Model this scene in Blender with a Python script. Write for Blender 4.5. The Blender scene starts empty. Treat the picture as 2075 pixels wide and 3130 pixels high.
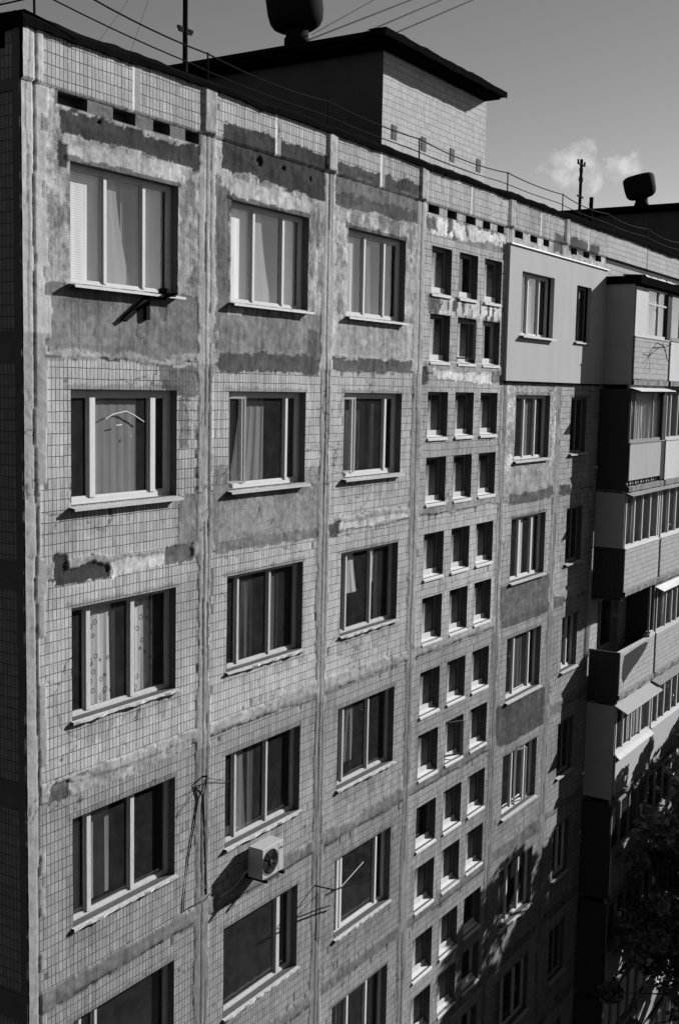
import bpy, math, random
import numpy as np
from mathutils import Vector, Matrix
random.seed(7); rng = np.random.default_rng(11)
sc = bpy.context.scene; C = sc.collection
GZ = -23.7                                   # ground level; z = 0 lies just above the top storey's floor

# ---------------------------------------------------------------- materials
def nmat(name):
    m = bpy.data.materials.new(name); m.use_nodes = True
    nt = m.node_tree; nt.nodes.clear()
    out = nt.nodes.new('ShaderNodeOutputMaterial'); b = nt.nodes.new('ShaderNodeBsdfPrincipled')
    nt.links.new(b.outputs[0], out.inputs[0])
    return m, nt, b, out
def N(nt, t, **k):
    n = nt.nodes.new(t)
    for a, v in k.items(): setattr(n, a, v)
    return n
def mth(nt, op, a, b=None, c=None):
    n = nt.nodes.new('ShaderNodeMath'); n.operation = op
    for i, v in enumerate((a, b, c)):
        if v is None: continue
        if isinstance(v, (int, float)): n.inputs[i].default_value = v
        else: nt.links.new(v, n.inputs[i])
    return n.outputs[0]
def gm(name, val, rough=.7, var=.25, scale=6, bump=.15, metal=0, stretch=(1, 1, 1), spec=.02):
    m, nt, b, out = nmat(name)
    tc = N(nt, 'ShaderNodeTexCoord'); mp = N(nt, 'ShaderNodeMapping'); mp.inputs['Scale'].default_value = stretch
    nt.links.new(tc.outputs['Object'], mp.inputs[0])
    n1 = N(nt, 'ShaderNodeTexNoise'); n1.inputs['Scale'].default_value = scale; n1.inputs['Detail'].default_value = 8; n1.inputs['Roughness'].default_value = .65
    nt.links.new(mp.outputs[0], n1.inputs['Vector'])
    f = mth(nt, 'MULTIPLY_ADD', n1.outputs[0], 2 * var, 1 - var)
    v = mth(nt, 'MULTIPLY', f, val)
    cb = N(nt, 'ShaderNodeCombineColor')
    for i in range(3): nt.links.new(v, cb.inputs[i])
    nt.links.new(cb.outputs[0], b.inputs['Base Color'])
    b.inputs['Roughness'].default_value = rough; b.inputs['Metallic'].default_value = metal
    b.inputs['Specular IOR Level'].default_value = spec
    if bump:
        n2 = N(nt, 'ShaderNodeTexNoise'); n2.inputs['Scale'].default_value = scale * 5; n2.inputs['Detail'].default_value = 5
        nt.links.new(mp.outputs[0], n2.inputs['Vector'])
        bp = N(nt, 'ShaderNodeBump'); bp.inputs['Strength'].default_value = bump; bp.inputs['Distance'].default_value = .02
        nt.links.new(n2.outputs[0], bp.inputs['Height']); nt.links.new(bp.outputs[0], b.inputs['Normal'])
    return m

def tile_nodes(nt, b, base, axis, tone=None, vis=None, dark=.3):
    """small stacked ceramic tiles with dark joints; axis = which object axis runs along the wall"""
    tc = N(nt, 'ShaderNodeTexCoord'); sp = N(nt, 'ShaderNodeSeparateXYZ'); nt.links.new(tc.outputs['Object'], sp.inputs[0])
    # a little waviness so that the rows are hand-laid
    wn = N(nt, 'ShaderNodeTexNoise'); wn.inputs['Scale'].default_value = 2.2; wn.inputs['Detail'].default_value = 2
    nt.links.new(tc.outputs['Object'], wn.inputs['Vector'])
    wob = mth(nt, 'MULTIPLY_ADD', wn.outputs[0], .03, -.015)
    cx = N(nt, 'ShaderNodeCombineXYZ')
    nt.links.new(mth(nt, 'ADD', sp.outputs[axis], wob), cx.inputs[0]); nt.links.new(mth(nt, 'ADD', sp.outputs[2], wob), cx.inputs[1])
    br = N(nt, 'ShaderNodeTexBrick'); br.offset = 0; br.squash = 1
    I = br.inputs; I['Scale'].default_value = 1; I['Brick Width'].default_value = .067; I['Row Height'].default_value = .138
    I['Mortar Size'].default_value = .0078; I['Mortar Smooth'].default_value = .6; I['Bias'].default_value = 0
    I['Color1'].default_value = (.86, .86, .86, 1); I['Color2'].default_value = (1.1, 1.1, 1.1, 1); I['Mortar'].default_value = (1, 1, 1, 1)
    nt.links.new(cx.outputs[0], br.inputs[0])
    # dirt gathered in joints, uneven
    dn = N(nt, 'ShaderNodeTexNoise'); dn.inputs['Scale'].default_value = 3.1; dn.inputs['Detail'].default_value = 4
    nt.links.new(tc.outputs['Object'], dn.inputs['Vector'])
    jd = mth(nt, 'MULTIPLY', br.outputs['Fac'], mth(nt, 'MULTIPLY_ADD', dn.outputs[0], .8, .5))
    if vis is not None: jd = mth(nt, 'MULTIPLY', jd, vis)
    jd = mth(nt, 'MINIMUM', jd, 1.0)
    fn = N(nt, 'ShaderNodeTexNoise'); fn.inputs['Scale'].default_value = 26; fn.inputs['Detail'].default_value = 6; fn.inputs['Roughness'].default_value = .7
    nt.links.new(tc.outputs['Object'], fn.inputs['Vector'])
    fine = mth(nt, 'MULTIPLY_ADD', fn.outputs[0], .7, .65)
    sepc = N(nt, 'ShaderNodeSeparateColor'); nt.links.new(br.outputs['Color'], sepc.inputs[0])
    tv = sepc.outputs[0]
    if vis is not None: tv = mth(nt, 'MULTIPLY_ADD', mth(nt, 'SUBTRACT', tv, 1.0), vis, 1.0)
    t = tone if tone is not None else base
    col = mth(nt, 'MULTIPLY', mth(nt, 'MULTIPLY', t, tv) if not isinstance(t, float) else mth(nt, 'MULTIPLY', tv, t), fine)
    col = mth(nt, 'MULTIPLY', col, mth(nt, 'MULTIPLY_ADD', jd, -(1 - dark), 1.0))
    cb = N(nt, 'ShaderNodeCombineColor')
    for i in range(3): nt.links.new(col, cb.inputs[i])
    nt.links.new(cb.outputs[0], b.inputs['Base Color'])
    b.inputs['Roughness'].default_value = .6; b.inputs['Specular IOR Level'].default_value = 0
    h = mth(nt, 'MULTIPLY_ADD', jd, -1.0, mth(nt, 'MULTIPLY', fn.outputs[0], .5))
    bp = N(nt, 'ShaderNodeBump'); bp.inputs['Strength'].default_value = .8; bp.inputs['Distance'].default_value = .008
    nt.links.new(h, bp.inputs['Height']); nt.links.new(bp.outputs[0], b.inputs['Normal'])

m_fac, nt, b, _ = nmat('facade_tiles_and_render')
at = N(nt, 'ShaderNodeAttribute'); at.attribute_name = 'surf'
sp_ = N(nt, 'ShaderNodeSeparateColor'); nt.links.new(at.outputs['Color'], sp_.inputs[0])
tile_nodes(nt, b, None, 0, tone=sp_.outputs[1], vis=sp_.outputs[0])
m_tile, nt, b, _ = nmat('pale_wall_tiles'); tile_nodes(nt, b, .37, 0)
m_tileS, nt, b, _ = nmat('grey_wall_tiles'); tile_nodes(nt, b, .22, 1, dark=.45)
m_tileE, nt, b, _ = nmat('shaded_end_wall_tiles'); tile_nodes(nt, b, .18, 1, dark=.35)  # tile tone lowered to deepen the shade on the end wall

m_reveal = gm('window_reveal_shade', .09, .9, .35, 8, .4)  # tone kept dark so the recesses read as shaded
m_felt = gm('roofing_felt', .006, 1.0, .5, 5, .6, spec=0)
m_roof = gm('roof_bitumen', .035, .9, .4, 2, .3)
m_cem = gm('cement_render', .26, .9, .3, 5, .4)
m_conc = gm('worn_concrete', .2, .9, .45, 6, .5)
m_ins = gm('insulation_render', .35, .9, .12, 2.5, .12, stretch=(1, 1, .3))
m_pvc = gm('white_pvc', .5, .5, .16, 9, .05)
m_wood = gm('old_painted_wood', .42, .6, .3, 14, .3, stretch=(1, 1, .2))
m_woodd = gm('grey_weathered_wood', .22, .7, .35, 14, .3, stretch=(1, 1, .2))
m_sash = gm('dark_sash', .06, .6, .3, 9, .1)
m_sill = gm('metal_sill', .36, .45, .3, 8, .15, spec=.5)
m_sillc = gm('peeling_concrete_sill', .42, .85, .5, 14, .5)
m_sillw = gm('whitewashed_sill', .5, .85, .3, 10, .3)
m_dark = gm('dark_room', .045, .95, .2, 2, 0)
m_black = gm('black_metal', .008, .8, .3, 9, .1, spec=.02)
m_steel = gm('galvanised_sheet', .5, .5, .3, 4, .2, spec=.5)
m_panel = gm('painted_panel', .31, .7, .15, 3, .1, stretch=(1, 1, .3))
m_panelw = gm('white_panel', .44, .7, .2, 3, .1, stretch=(1, 1, .3))
m_corr = gm('dark_corrugated_sheet', .05, .7, .35, 3, .1, stretch=(1, 1, .3))
m_side = gm('grey_side_render', .3, .9, .12, 3, .1)
m_sided = gm('charcoal_sheet_and_shade', .04, .8, .2, 3, .1)  # dark sheet, also used to colour in shade on the balconies
m_ac = gm('enamelled_metal', .36, .7, .2, 10, .03, spec=.1)
m_grille = gm('fan_grille', .07, .6, .3, 20, .2)
m_cable = gm('black_cable', .03, .7, .2, 9, 0)
m_trunk = gm('tree_bark', .05, .9, .4, 8, .6)

def curtain_mat(name, val, flowers=False, lines=False):
    m, nt, b, out = nmat(name)
    tc = N(nt, 'ShaderNodeTexCoord'); n1 = N(nt, 'ShaderNodeTexNoise'); n1.inputs['Scale'].default_value = 9
    mp = N(nt, 'ShaderNodeMapping'); mp.inputs['Scale'].default_value = (1, 1, .15)
    nt.links.new(tc.outputs['Object'], mp.inputs[0]); nt.links.new(mp.outputs[0], n1.inputs['Vector'])
    v = mth(nt, 'MULTIPLY', mth(nt, 'MULTIPLY_ADD', n1.outputs[0], .5, .75), val)
    sp = N(nt, 'ShaderNodeSeparateXYZ'); nt.links.new(tc.outputs['Object'], sp.inputs[0])
    if flowers:
        cx = N(nt, 'ShaderNodeCombineXYZ'); nt.links.new(sp.outputs[0], cx.inputs[0]); nt.links.new(sp.outputs[2], cx.inputs[1])
        vo = N(nt, 'ShaderNodeTexVoronoi'); vo.inputs['Scale'].default_value = 8; nt.links.new(cx.outputs[0], vo.inputs['Vector'])
        d = vo.outputs['Distance']
        ring = mth(nt, 'LESS_THAN', mth(nt, 'ABSOLUTE', mth(nt, 'SUBTRACT', d, .27)), .06)
        dot = mth(nt, 'LESS_THAN', d, .11)
        k = mth(nt, 'MAXIMUM', ring, dot)
        v = mth(nt, 'MULTIPLY', v, mth(nt, 'MULTIPLY_ADD', k, -.65, 1.0))
    if lines:
        w = mth(nt, 'SINE', mth(nt, 'MULTIPLY', sp.outputs[2], 2 * math.pi / .03))
        v = mth(nt, 'MULTIPLY', v, mth(nt, 'MULTIPLY_ADD', w, .16, .9))
    cb = N(nt, 'ShaderNodeCombineColor')
    for i in range(3): nt.links.new(v, cb.inputs[i])
    nt.links.new(cb.outputs[0], b.inputs['Base Color']); b.inputs['Roughness'].default_value = .95; b.inputs['Specular IOR Level'].default_value = .1
    return m
cur = {k: curtain_mat('curtain_cloth_' + n, v) for k, n, v in (('w', 'white', .75), ('l', 'light', .5), ('g', 'grey', .23), ('d', 'dark', .09), ('k', 'charcoal_and_shade', .03))}
cur['f'] = curtain_mat('curtain_cloth_flowered', .55, flowers=True)
cur['b'] = curtain_mat('blind_slats', .7, lines=True)

def glass_mat(name, refl, tint, wob=.25, dust=.1):
    m = bpy.data.materials.new(name); m.use_nodes = True; nt = m.node_tree; nt.nodes.clear()
    out = N(nt, 'ShaderNodeOutputMaterial'); tr = N(nt, 'ShaderNodeBsdfTransparent'); gl = N(nt, 'ShaderNodeBsdfGlossy'); mx = N(nt, 'ShaderNodeMixShader')
    tr.inputs[0].default_value = (tint, tint, tint, 1); gl.inputs[0].default_value = (1, 1, 1, 1); gl.inputs['Roughness'].default_value = .03
    ge = N(nt, 'ShaderNodeNewGeometry'); dt = N(nt, 'ShaderNodeVectorMath', operation='DOT_PRODUCT')
    nt.links.new(ge.outputs['Normal'], dt.inputs[0]); nt.links.new(ge.outputs['Incoming'], dt.inputs[1]); r0 = 2 * ((refl - 1) / (refl + 1)) ** 2   # two panes
    frs = mth(nt, 'MULTIPLY_ADD', mth(nt, 'POWER', mth(nt, 'SUBTRACT', 1.0, mth(nt, 'ABSOLUTE', dt.outputs['Value'])), 5.0), 1 - r0, r0)
    tc = N(nt, 'ShaderNodeTexCoord'); n1 = N(nt, 'ShaderNodeTexNoise'); n1.inputs['Scale'].default_value = 1.3
    nt.links.new(tc.outputs['Object'], n1.inputs['Vector'])
    bp = N(nt, 'ShaderNodeBump'); bp.inputs['Strength'].default_value = wob; bp.inputs['Distance'].default_value = .02
    nt.links.new(n1.outputs[0], bp.inputs['Height']); nt.links.new(bp.outputs[0], gl.inputs['Normal'])
    nt.links.new(frs, mx.inputs[0]); nt.links.new(tr.outputs[0], mx.inputs[1]); nt.links.new(gl.outputs[0], mx.inputs[2]); nt.links.new(mx.outputs[0], out.inputs[0])
    if 1:                                                  # grime that has settled towards the bottom of the pane
        sp = N(nt, 'ShaderNodeSeparateXYZ'); nt.links.new(tc.outputs['Object'], sp.inputs[0])
        n2 = N(nt, 'ShaderNodeTexNoise'); n2.inputs['Scale'].default_value = 5; nt.links.new(tc.outputs['Object'], n2.inputs['Vector'])
        k = mth(nt, 'MULTIPLY', mth(nt, 'MAXIMUM', mth(nt, 'MULTIPLY_ADD', sp.outputs[2], -2.4, dust), .06), mth(nt, 'MULTIPLY_ADD', n2.outputs[0], .9, .1))
        df = N(nt, 'ShaderNodeBsdfDiffuse'); df.inputs[0].default_value = (.45, .45, .45, 1); m2 = N(nt, 'ShaderNodeMixShader')
        nt.links.new(mth(nt, 'MINIMUM', k, .8), m2.inputs[0]); nt.links.new(mx.outputs[0], m2.inputs[1]); nt.links.new(df.outputs[0], m2.inputs[2]); nt.links.new(m2.outputs[0], out.inputs[0])
    return m
m_glass = glass_mat('window_glass', 1.5, .82)
m_glassr = glass_mat('coated_window_glass', 1.58, .92)
m_glassd = glass_mat('dusty_window_glass', 1.6, .75, dust=2.0)

# ---------------------------------------------------------------- mesh helpers
class MB:
    def __init__(s): s.v = []; s.f = []; s.smooth = False
    def quad(s, a, b, c, d):
        n = len(s.v); s.v += [tuple(a), tuple(b), tuple(c), tuple(d)]; s.f.append((n, n + 1, n + 2, n + 3)); return s
    def box(s, x0, x1, y0, y1, z0, z1):
        n = len(s.v)
        s.v += [(x0, y0, z0), (x1, y0, z0), (x1, y1, z0), (x0, y1, z0), (x0, y0, z1), (x1, y0, z1), (x1, y1, z1), (x0, y1, z1)]
        s.f += [tuple(n + i for i in f) for f in ((0, 3, 2, 1), (4, 5, 6, 7), (0, 1, 5, 4), (1, 2, 6, 5), (2, 3, 7, 6), (3, 0, 4, 7))]; return s
    def hexa(s, pts):
        n = len(s.v); s.v += [tuple(p) for p in pts]
        s.f += [tuple(n + i for i in f) for f in ((0, 3, 2, 1), (4, 5, 6, 7), (0, 1, 5, 4), (1, 2, 6, 5), (2, 3, 7, 6), (3, 0, 4, 7))]; return s
    def tube(s, pts, r, k=6):
        pts = [Vector(p) for p in pts]; rings = []
        for i, p in enumerate(pts):
            t = (pts[min(i + 1, len(pts) - 1)] - pts[max(i - 1, 0)]).normalized()
            a = t.orthogonal().normalized(); 
            if abs(t.z) < .99: a = t.cross(Vector((0, 0, 1))).normalized()
            bb = t.cross(a); rr = r[i] if isinstance(r, (list, tuple)) else r
            n = len(s.v); rings.append(n)
            for j in range(k):
                th = 2 * math.pi * j / k; s.v.append(tuple(p + (a * math.cos(th) + bb * math.sin(th)) * rr))
        for a, b in zip(rings, rings[1:]):
            for j in range(k): s.f.append((a + j, a + (j + 1) % k, b + (j + 1) % k, b + j))
        s.f.append(tuple(range(rings[0] + k - 1, rings[0] - 1, -1))); s.f.append(tuple(range(rings[-1], rings[-1] + k))); return s
    def lathe(s, prof, c, M=None, k=28):
        M = M or Matrix(); rings = []
        for r, z in prof:
            n = len(s.v); rings.append(n)
            for j in range(k):
                th = 2 * math.pi * j / k; q = M @ Vector((r * math.cos(th), r * math.sin(th), z)); s.v.append((q.x + c[0], q.y + c[1], q.z + c[2]))
        for a, b in zip(rings, rings[1:]):
            for j in range(k): s.f.append((a + j, a + (j + 1) % k, b + (j + 1) % k, b + j))
        s.f.append(tuple(range(rings[0] + k - 1, rings[0] - 1, -1))); s.f.append(tuple(range(rings[-1], rings[-1] + k))); return s
    def build(s, name, mat, parent=None, smooth=False, loc=None):
        me = bpy.data.meshes.new(name); me.from_pydata(s.v, [], s.f); me.validate(); me.materials.append(mat)
        if smooth: me.polygons.foreach_set('use_smooth', [True] * len(me.polygons))
        o = bpy.data.objects.new(name, me); C.objects.link(o); o.parent = parent
        if loc: o.location = loc
        return o
def tag(o, label=None, cat=None, group=None, kind=None):
    for k, v in (('label', label), ('category', cat), ('group', group), ('kind', kind)):
        if v: o[k] = v
    return o
def empty(name, loc=(0, 0, 0), parent=None):
    o = bpy.data.objects.new(name, None); C.objects.link(o); o.location = loc; o.parent = parent; o.empty_display_size = .2; return o

# ---------------------------------------------------------------- numpy noise
def vnoise(x, z, s, seed):
    r = np.random.default_rng(seed); G = r.random((257, 257))
    u = x * s + 37.3; v = z * s + 91.7
    i = np.floor(u).astype(int); j = np.floor(v).astype(int); fu = u - i; fv = v - j
    fu = fu * fu * (3 - 2 * fu); fv = fv * fv * (3 - 2 * fv); i %= 256; j %= 256
    return (G[i, j] * (1 - fu) + G[i + 1, j] * fu) * (1 - fv) + (G[i, j + 1] * (1 - fu) + G[i + 1, j + 1] * fu) * fv
def fbm(x, z, s, seed, o=4, g=.55):
    a = 1; t = 0; w = 0
    for k in range(o): t = t + a * vnoise(x, z, s * 2 ** k, seed + k); w += a; a *= g
    return t / w                                                  # 0..1
def inpoly(x, z, P):
    ins = np.zeros(x.shape, bool); n = len(P)
    for i in range(n):
        (x1, z1), (x2, z2) = P[i], P[i - 1]
        if z1 == z2: continue
        c = ((z1 > z) != (z2 > z)) & (x < (x2 - x1) * (z - z1) / (z2 - z1) + x1); ins ^= c
    return ins

# ---------------------------------------------------------------- layout of the facade
XL, XR, XE = .42, 20.3, 62.0
PIL = [3.87, 7.06, 10.25, 14.24, 17.44]
seam = lambda k: -.2 - 2.8 * k
WIN = []        # (bay, floor, x0, x1, z0, z1)
for k in range(9):
    dz = -2.8 * k
    WIN += [(1, k, 1.2, 3.24, .64 + dz, 2.12 + dz), (2, k, 4.43, 6.47, .64 + dz, 2.12 + dz), (3, k, 7.66, 9.67, .64 + dz, 2.12 + dz)]
    for c, (a, b_) in enumerate(((10.70, 11.55), (11.89, 12.73), (13.06, 13.91))):
        WIN += [(4, k, a, b_, 1.27 + dz, 2.16 + dz), (4, k, a, b_, -.04 + dz, .87 + dz)]
    if k == 0: WIN += [(5, 0, 14.82, 16.7, .66, 2.06), (6, 0, 18.15, 19.16, .67, 2.03)]
    else: WIN += [(5, k, 14.9, 16.9, .64 + dz, 2.12 + dz), (6, k, 18.28, 19.36, .68 + dz, 2.08 + dz)]
# narrow vent slots under the roof edge
SLOT = []
for bay0, bay1, on in ((.42, 3.87, 1), (10.25, 14.24, 1), (14.24, 17.44, 1), (17.44, 20.3, 1), (20.6, 24, 1)):
    if bay0 == .42: xs = [(1.0, 1.5), (1.95, 2.38), (2.72, 3.06), (3.38, 3.68)]
    elif bay0 == 14.24: xs = [(14.5, 14.95), (15.35, 15.75), (16.1, 16.45)]
    elif bay0 == 10.25: xs = [(10.5, 10.95), (11.3, 11.7), (12.1, 12.55), (12.9, 13.25), (13.6, 13.95)]
    else: xs = [(bay0 + .4 + .85 * i, bay0 + .8 + .85 * i) for i in range(3)]
    for a, b_ in xs: SLOT.append((a, b_, 2.76, 2.91))

def gridlines(lo, hi, segs, keys):
    """segs: (upto, step); keys: exact values to hit"""
    ks = sorted(set([lo, hi] + [k for k in keys if lo < k < hi] + [s[0] for s in segs if lo < s[0] < hi])); out = [lo]
    for a, b_ in zip(ks, ks[1:]):
        st = [s[1] for s in segs if (a + b_) / 2 < s[0]]; st = st[0] if st else segs[-1][1]
        n = max(1, int(round((b_ - a) / st)))
        out += [a + (b_ - a) * (i + 1) / n for i in range(n)]
    return np.array(out)

PATCH = [  # stains and repairs; some dark ones include shadow in their tone
 ([(0.42,0.58),(3.72,0.66),(3.70,-0.20),(2.71,-0.23),(1.79,-0.21),(0.80,-0.19)],0.165,0.12,0),
 ([(1.03,2.67),(1.60,2.71),(2.36,2.71),(2.96,2.71),(3.70,2.74),(3.70,2.43),(3.37,2.45),(2.28,2.47),(1.60,2.45),(1.05,2.43)],0.055,0,0),
 ([(0.99,2.26),(1.18,2.27),(1.17,2.02),(1.01,2.01)],0.05,0,0),
 ([(0.86,2.82),(3.69,2.90),(3.70,2.79),(2.36,2.75),(1.64,2.76),(0.87,2.71)],0.38,0.05,0.004),
 ([(1.21,2.38),(3.37,2.41),(3.33,2.16),(1.23,2.12)],0.37,0.05,0.004),
 ([(4.04,2.43),(4.42,2.17),(4.40,1.31),(4.38,-0.12),(4.16,-0.15),(4.08,1.18)],0.14,0.1,0),
 ([(4.19,3.16),(5.13,3.18),(6.17,3.17),(6.93,3.15),(6.93,2.43),(5.71,2.45),(4.87,2.56),(4.19,2.51)],0.05,0.15,0),
 ([(4.39,2.46),(5.71,2.41),(6.56,2.36),(6.51,2.17),(4.50,2.15)],0.38,0.05,0.004),
 ([(4.07,0.48),(6.88,0.58),(6.84,-0.10),(4.18,-0.12)],0.19,0.1,0),
 ([(4.15,-0.11),(6.87,-0.08),(6.85,-0.37),(4.13,-0.35)],0.08,0,0.006),
 ([(6.50,0.31),(6.92,0.30),(6.90,-0.10),(6.45,-0.11)],0.12,0.1,0),
 ([(7.22,2.99),(10.12,3.02),(10.11,2.50),(7.22,2.47)],0.15,0,0),
 ([(7.22,3.12),(10.12,3.19),(10.12,2.98),(7.22,2.94)],0.08,0.2,0),
 ([(7.22,2.62),(10.12,2.70),(10.11,2.49),(7.22,2.44)],0.09,0,0),
 ([(7.35,0.54),(10.05,0.66),(10.00,-0.04),(7.31,-0.08)],0.29,0.1,0),
 ([(7.17,-0.11),(9.97,-0.07),(9.97,-0.30),(7.15,-0.34)],0.095,0,0.005),
 ([(10.60,2.67),(14.02,2.74),(14.02,2.51),(12.28,2.40),(10.60,2.36)],0.5,0,0.008),
 ([(10.42,2.70),(10.86,2.67),(10.86,2.42),(10.42,2.40)],0.12,0,0),
 ([(12.2,2.45),(14.02,2.50),(14.02,2.36),(12.2,2.32)],0.2,0,0),
 ([(11.08,1.25),(13.98,1.22),(13.98,0.9),(11.10,0.9)],0.46,0.25,0),
 ([(10.56,1.27),(11.08,1.28),(11.10,0.88),(10.62,0.87)],0.14,0.3,0),
 ([(10.84,-0.21),(13.53,-0.23),(13.56,-0.45),(10.95,-0.41)],0.52,0,0.01),
 ([(13.52,-0.20),(14.10,-0.22),(14.12,-0.38),(13.54,-0.39)],0.15,0,0),
 ([(10.1,-0.12),(10.55,-0.15),(10.75,-0.42),(10.45,-0.5),(10.1,-0.36)],0.08,0,-.012),
 ([(2.88,-0.32),(3.63,-0.36),(3.70,-0.43),(3.70,-0.76),(3.30,-0.78),(2.88,-0.68)],0.13,0.35,0),
 ([(3.27,-0.8),(3.5,-.8),(3.5,-1.5),(3.27,-1.5)],0.22,0.9,0),
 ([(3.27,-2.14),(3.73,-2.12),(3.77,-2.90),(3.27,-2.89)],0.2,0.1,0.004),
 ([(0.88,-2.74),(1.12,-2.76),(1.13,-2.94),(1.82,-2.97),(1.93,-3.17),(1.16,-3.17),(0.89,-3.16)],0.05,0.1,-0.014),
 ([(1.91,-2.94),(2.98,-2.94),(2.98,-3.12),(1.95,-3.20)],0.44,0,0.006),
 ([(2.98,-2.90),(3.59,-2.88),(3.60,-3.13),(3.00,-3.13)],0.12,0.1,-.006),
 ([(4.03,-2.13),(6.93,-2.14),(6.93,-3.03),(4.05,-2.97)],0.2,0.12,0.005),
 ([(4.12,-2.93),(6.86,-2.95),(6.87,-3.14),(4.13,-3.10)],0.14,0,0),
 ([(4.07,-1.79),(4.42,-1.81),(4.43,-2.17),(4.08,-2.15)],0.2,0.5,0),
 ([(6.5,-1.9),(6.92,-1.9),(6.92,-2.17),(6.5,-2.15)],0.2,0.5,0),
 ([(7.27,-2.92),(10.03,-2.94),(10.04,-3.03),(7.28,-3.07)],0.38,0.05,0.004),
 ([(7.2,-2.92),(7.55,-2.93),(7.5,-3.17),(7.2,-3.18)],0.07,0,-.006),
 ([(0.82,-5.72),(1.14,-5.74),(1.14,-5.98),(0.83,-5.94)],0.11,0.1,-.006),
 ([(1.14,-5.77),(2.30,-5.84),(3.6,-5.8),(3.6,-5.93),(2.30,-6.00),(1.15,-5.94)],0.38,0,0.005),
 ([(14.36,-0.43),(17.32,-0.43),(17.32,-2.90),(14.36,-2.94)],0.31,0.12,0.003),
 ([(14.66,-2.92),(17.21,-2.91),(17.24,-3.16),(14.68,-3.16)],0.13,0,0.005),
 ([(14.38,-4.96),(14.96,-5.02),(16.95,-5.0),(17.33,-5.05),(17.28,-6.02),(14.62,-6.00),(14.38,-5.73)],0.125,0.05,0.005),
 ([(14.38,-7.75),(14.96,-7.82),(16.95,-7.82),(17.33,-7.9),(17.33,-8.87),(14.74,-8.82),(14.38,-8.53)],0.105,0.05,0.005),
 ([(17.70,-2.88),(18.39,-2.92),(18.41,-3.14),(17.73,-3.13)],0.09,0,0.006),
 ([(17.57,-5.68),(18.35,-5.79),(18.29,-6.01),(17.67,-5.97)],0.14,0,0),
 ([(17.6,-8.55),(18.76,-8.60),(18.79,-8.81),(17.6,-8.73)],0.2,0,0.005),
 ([(14.27,2.90),(20.2,2.90),(20.2,2.58),(14.29,2.58)],0.36,0,0.004),
 ([(16.72,3.14),(17.29,3.16),(17.31,2.68),(16.74,2.68)],0.11,0.1,0),
 ([(17.69,3.14),(19.67,3.14),(19.68,2.81),(17.69,2.79)],0.1,0.1,0),
 ([(14.38,-11.31),(17.33,-11.35),(17.33,-11.66),(14.38,-11.50)],0.2,0,0.004),
]

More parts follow.
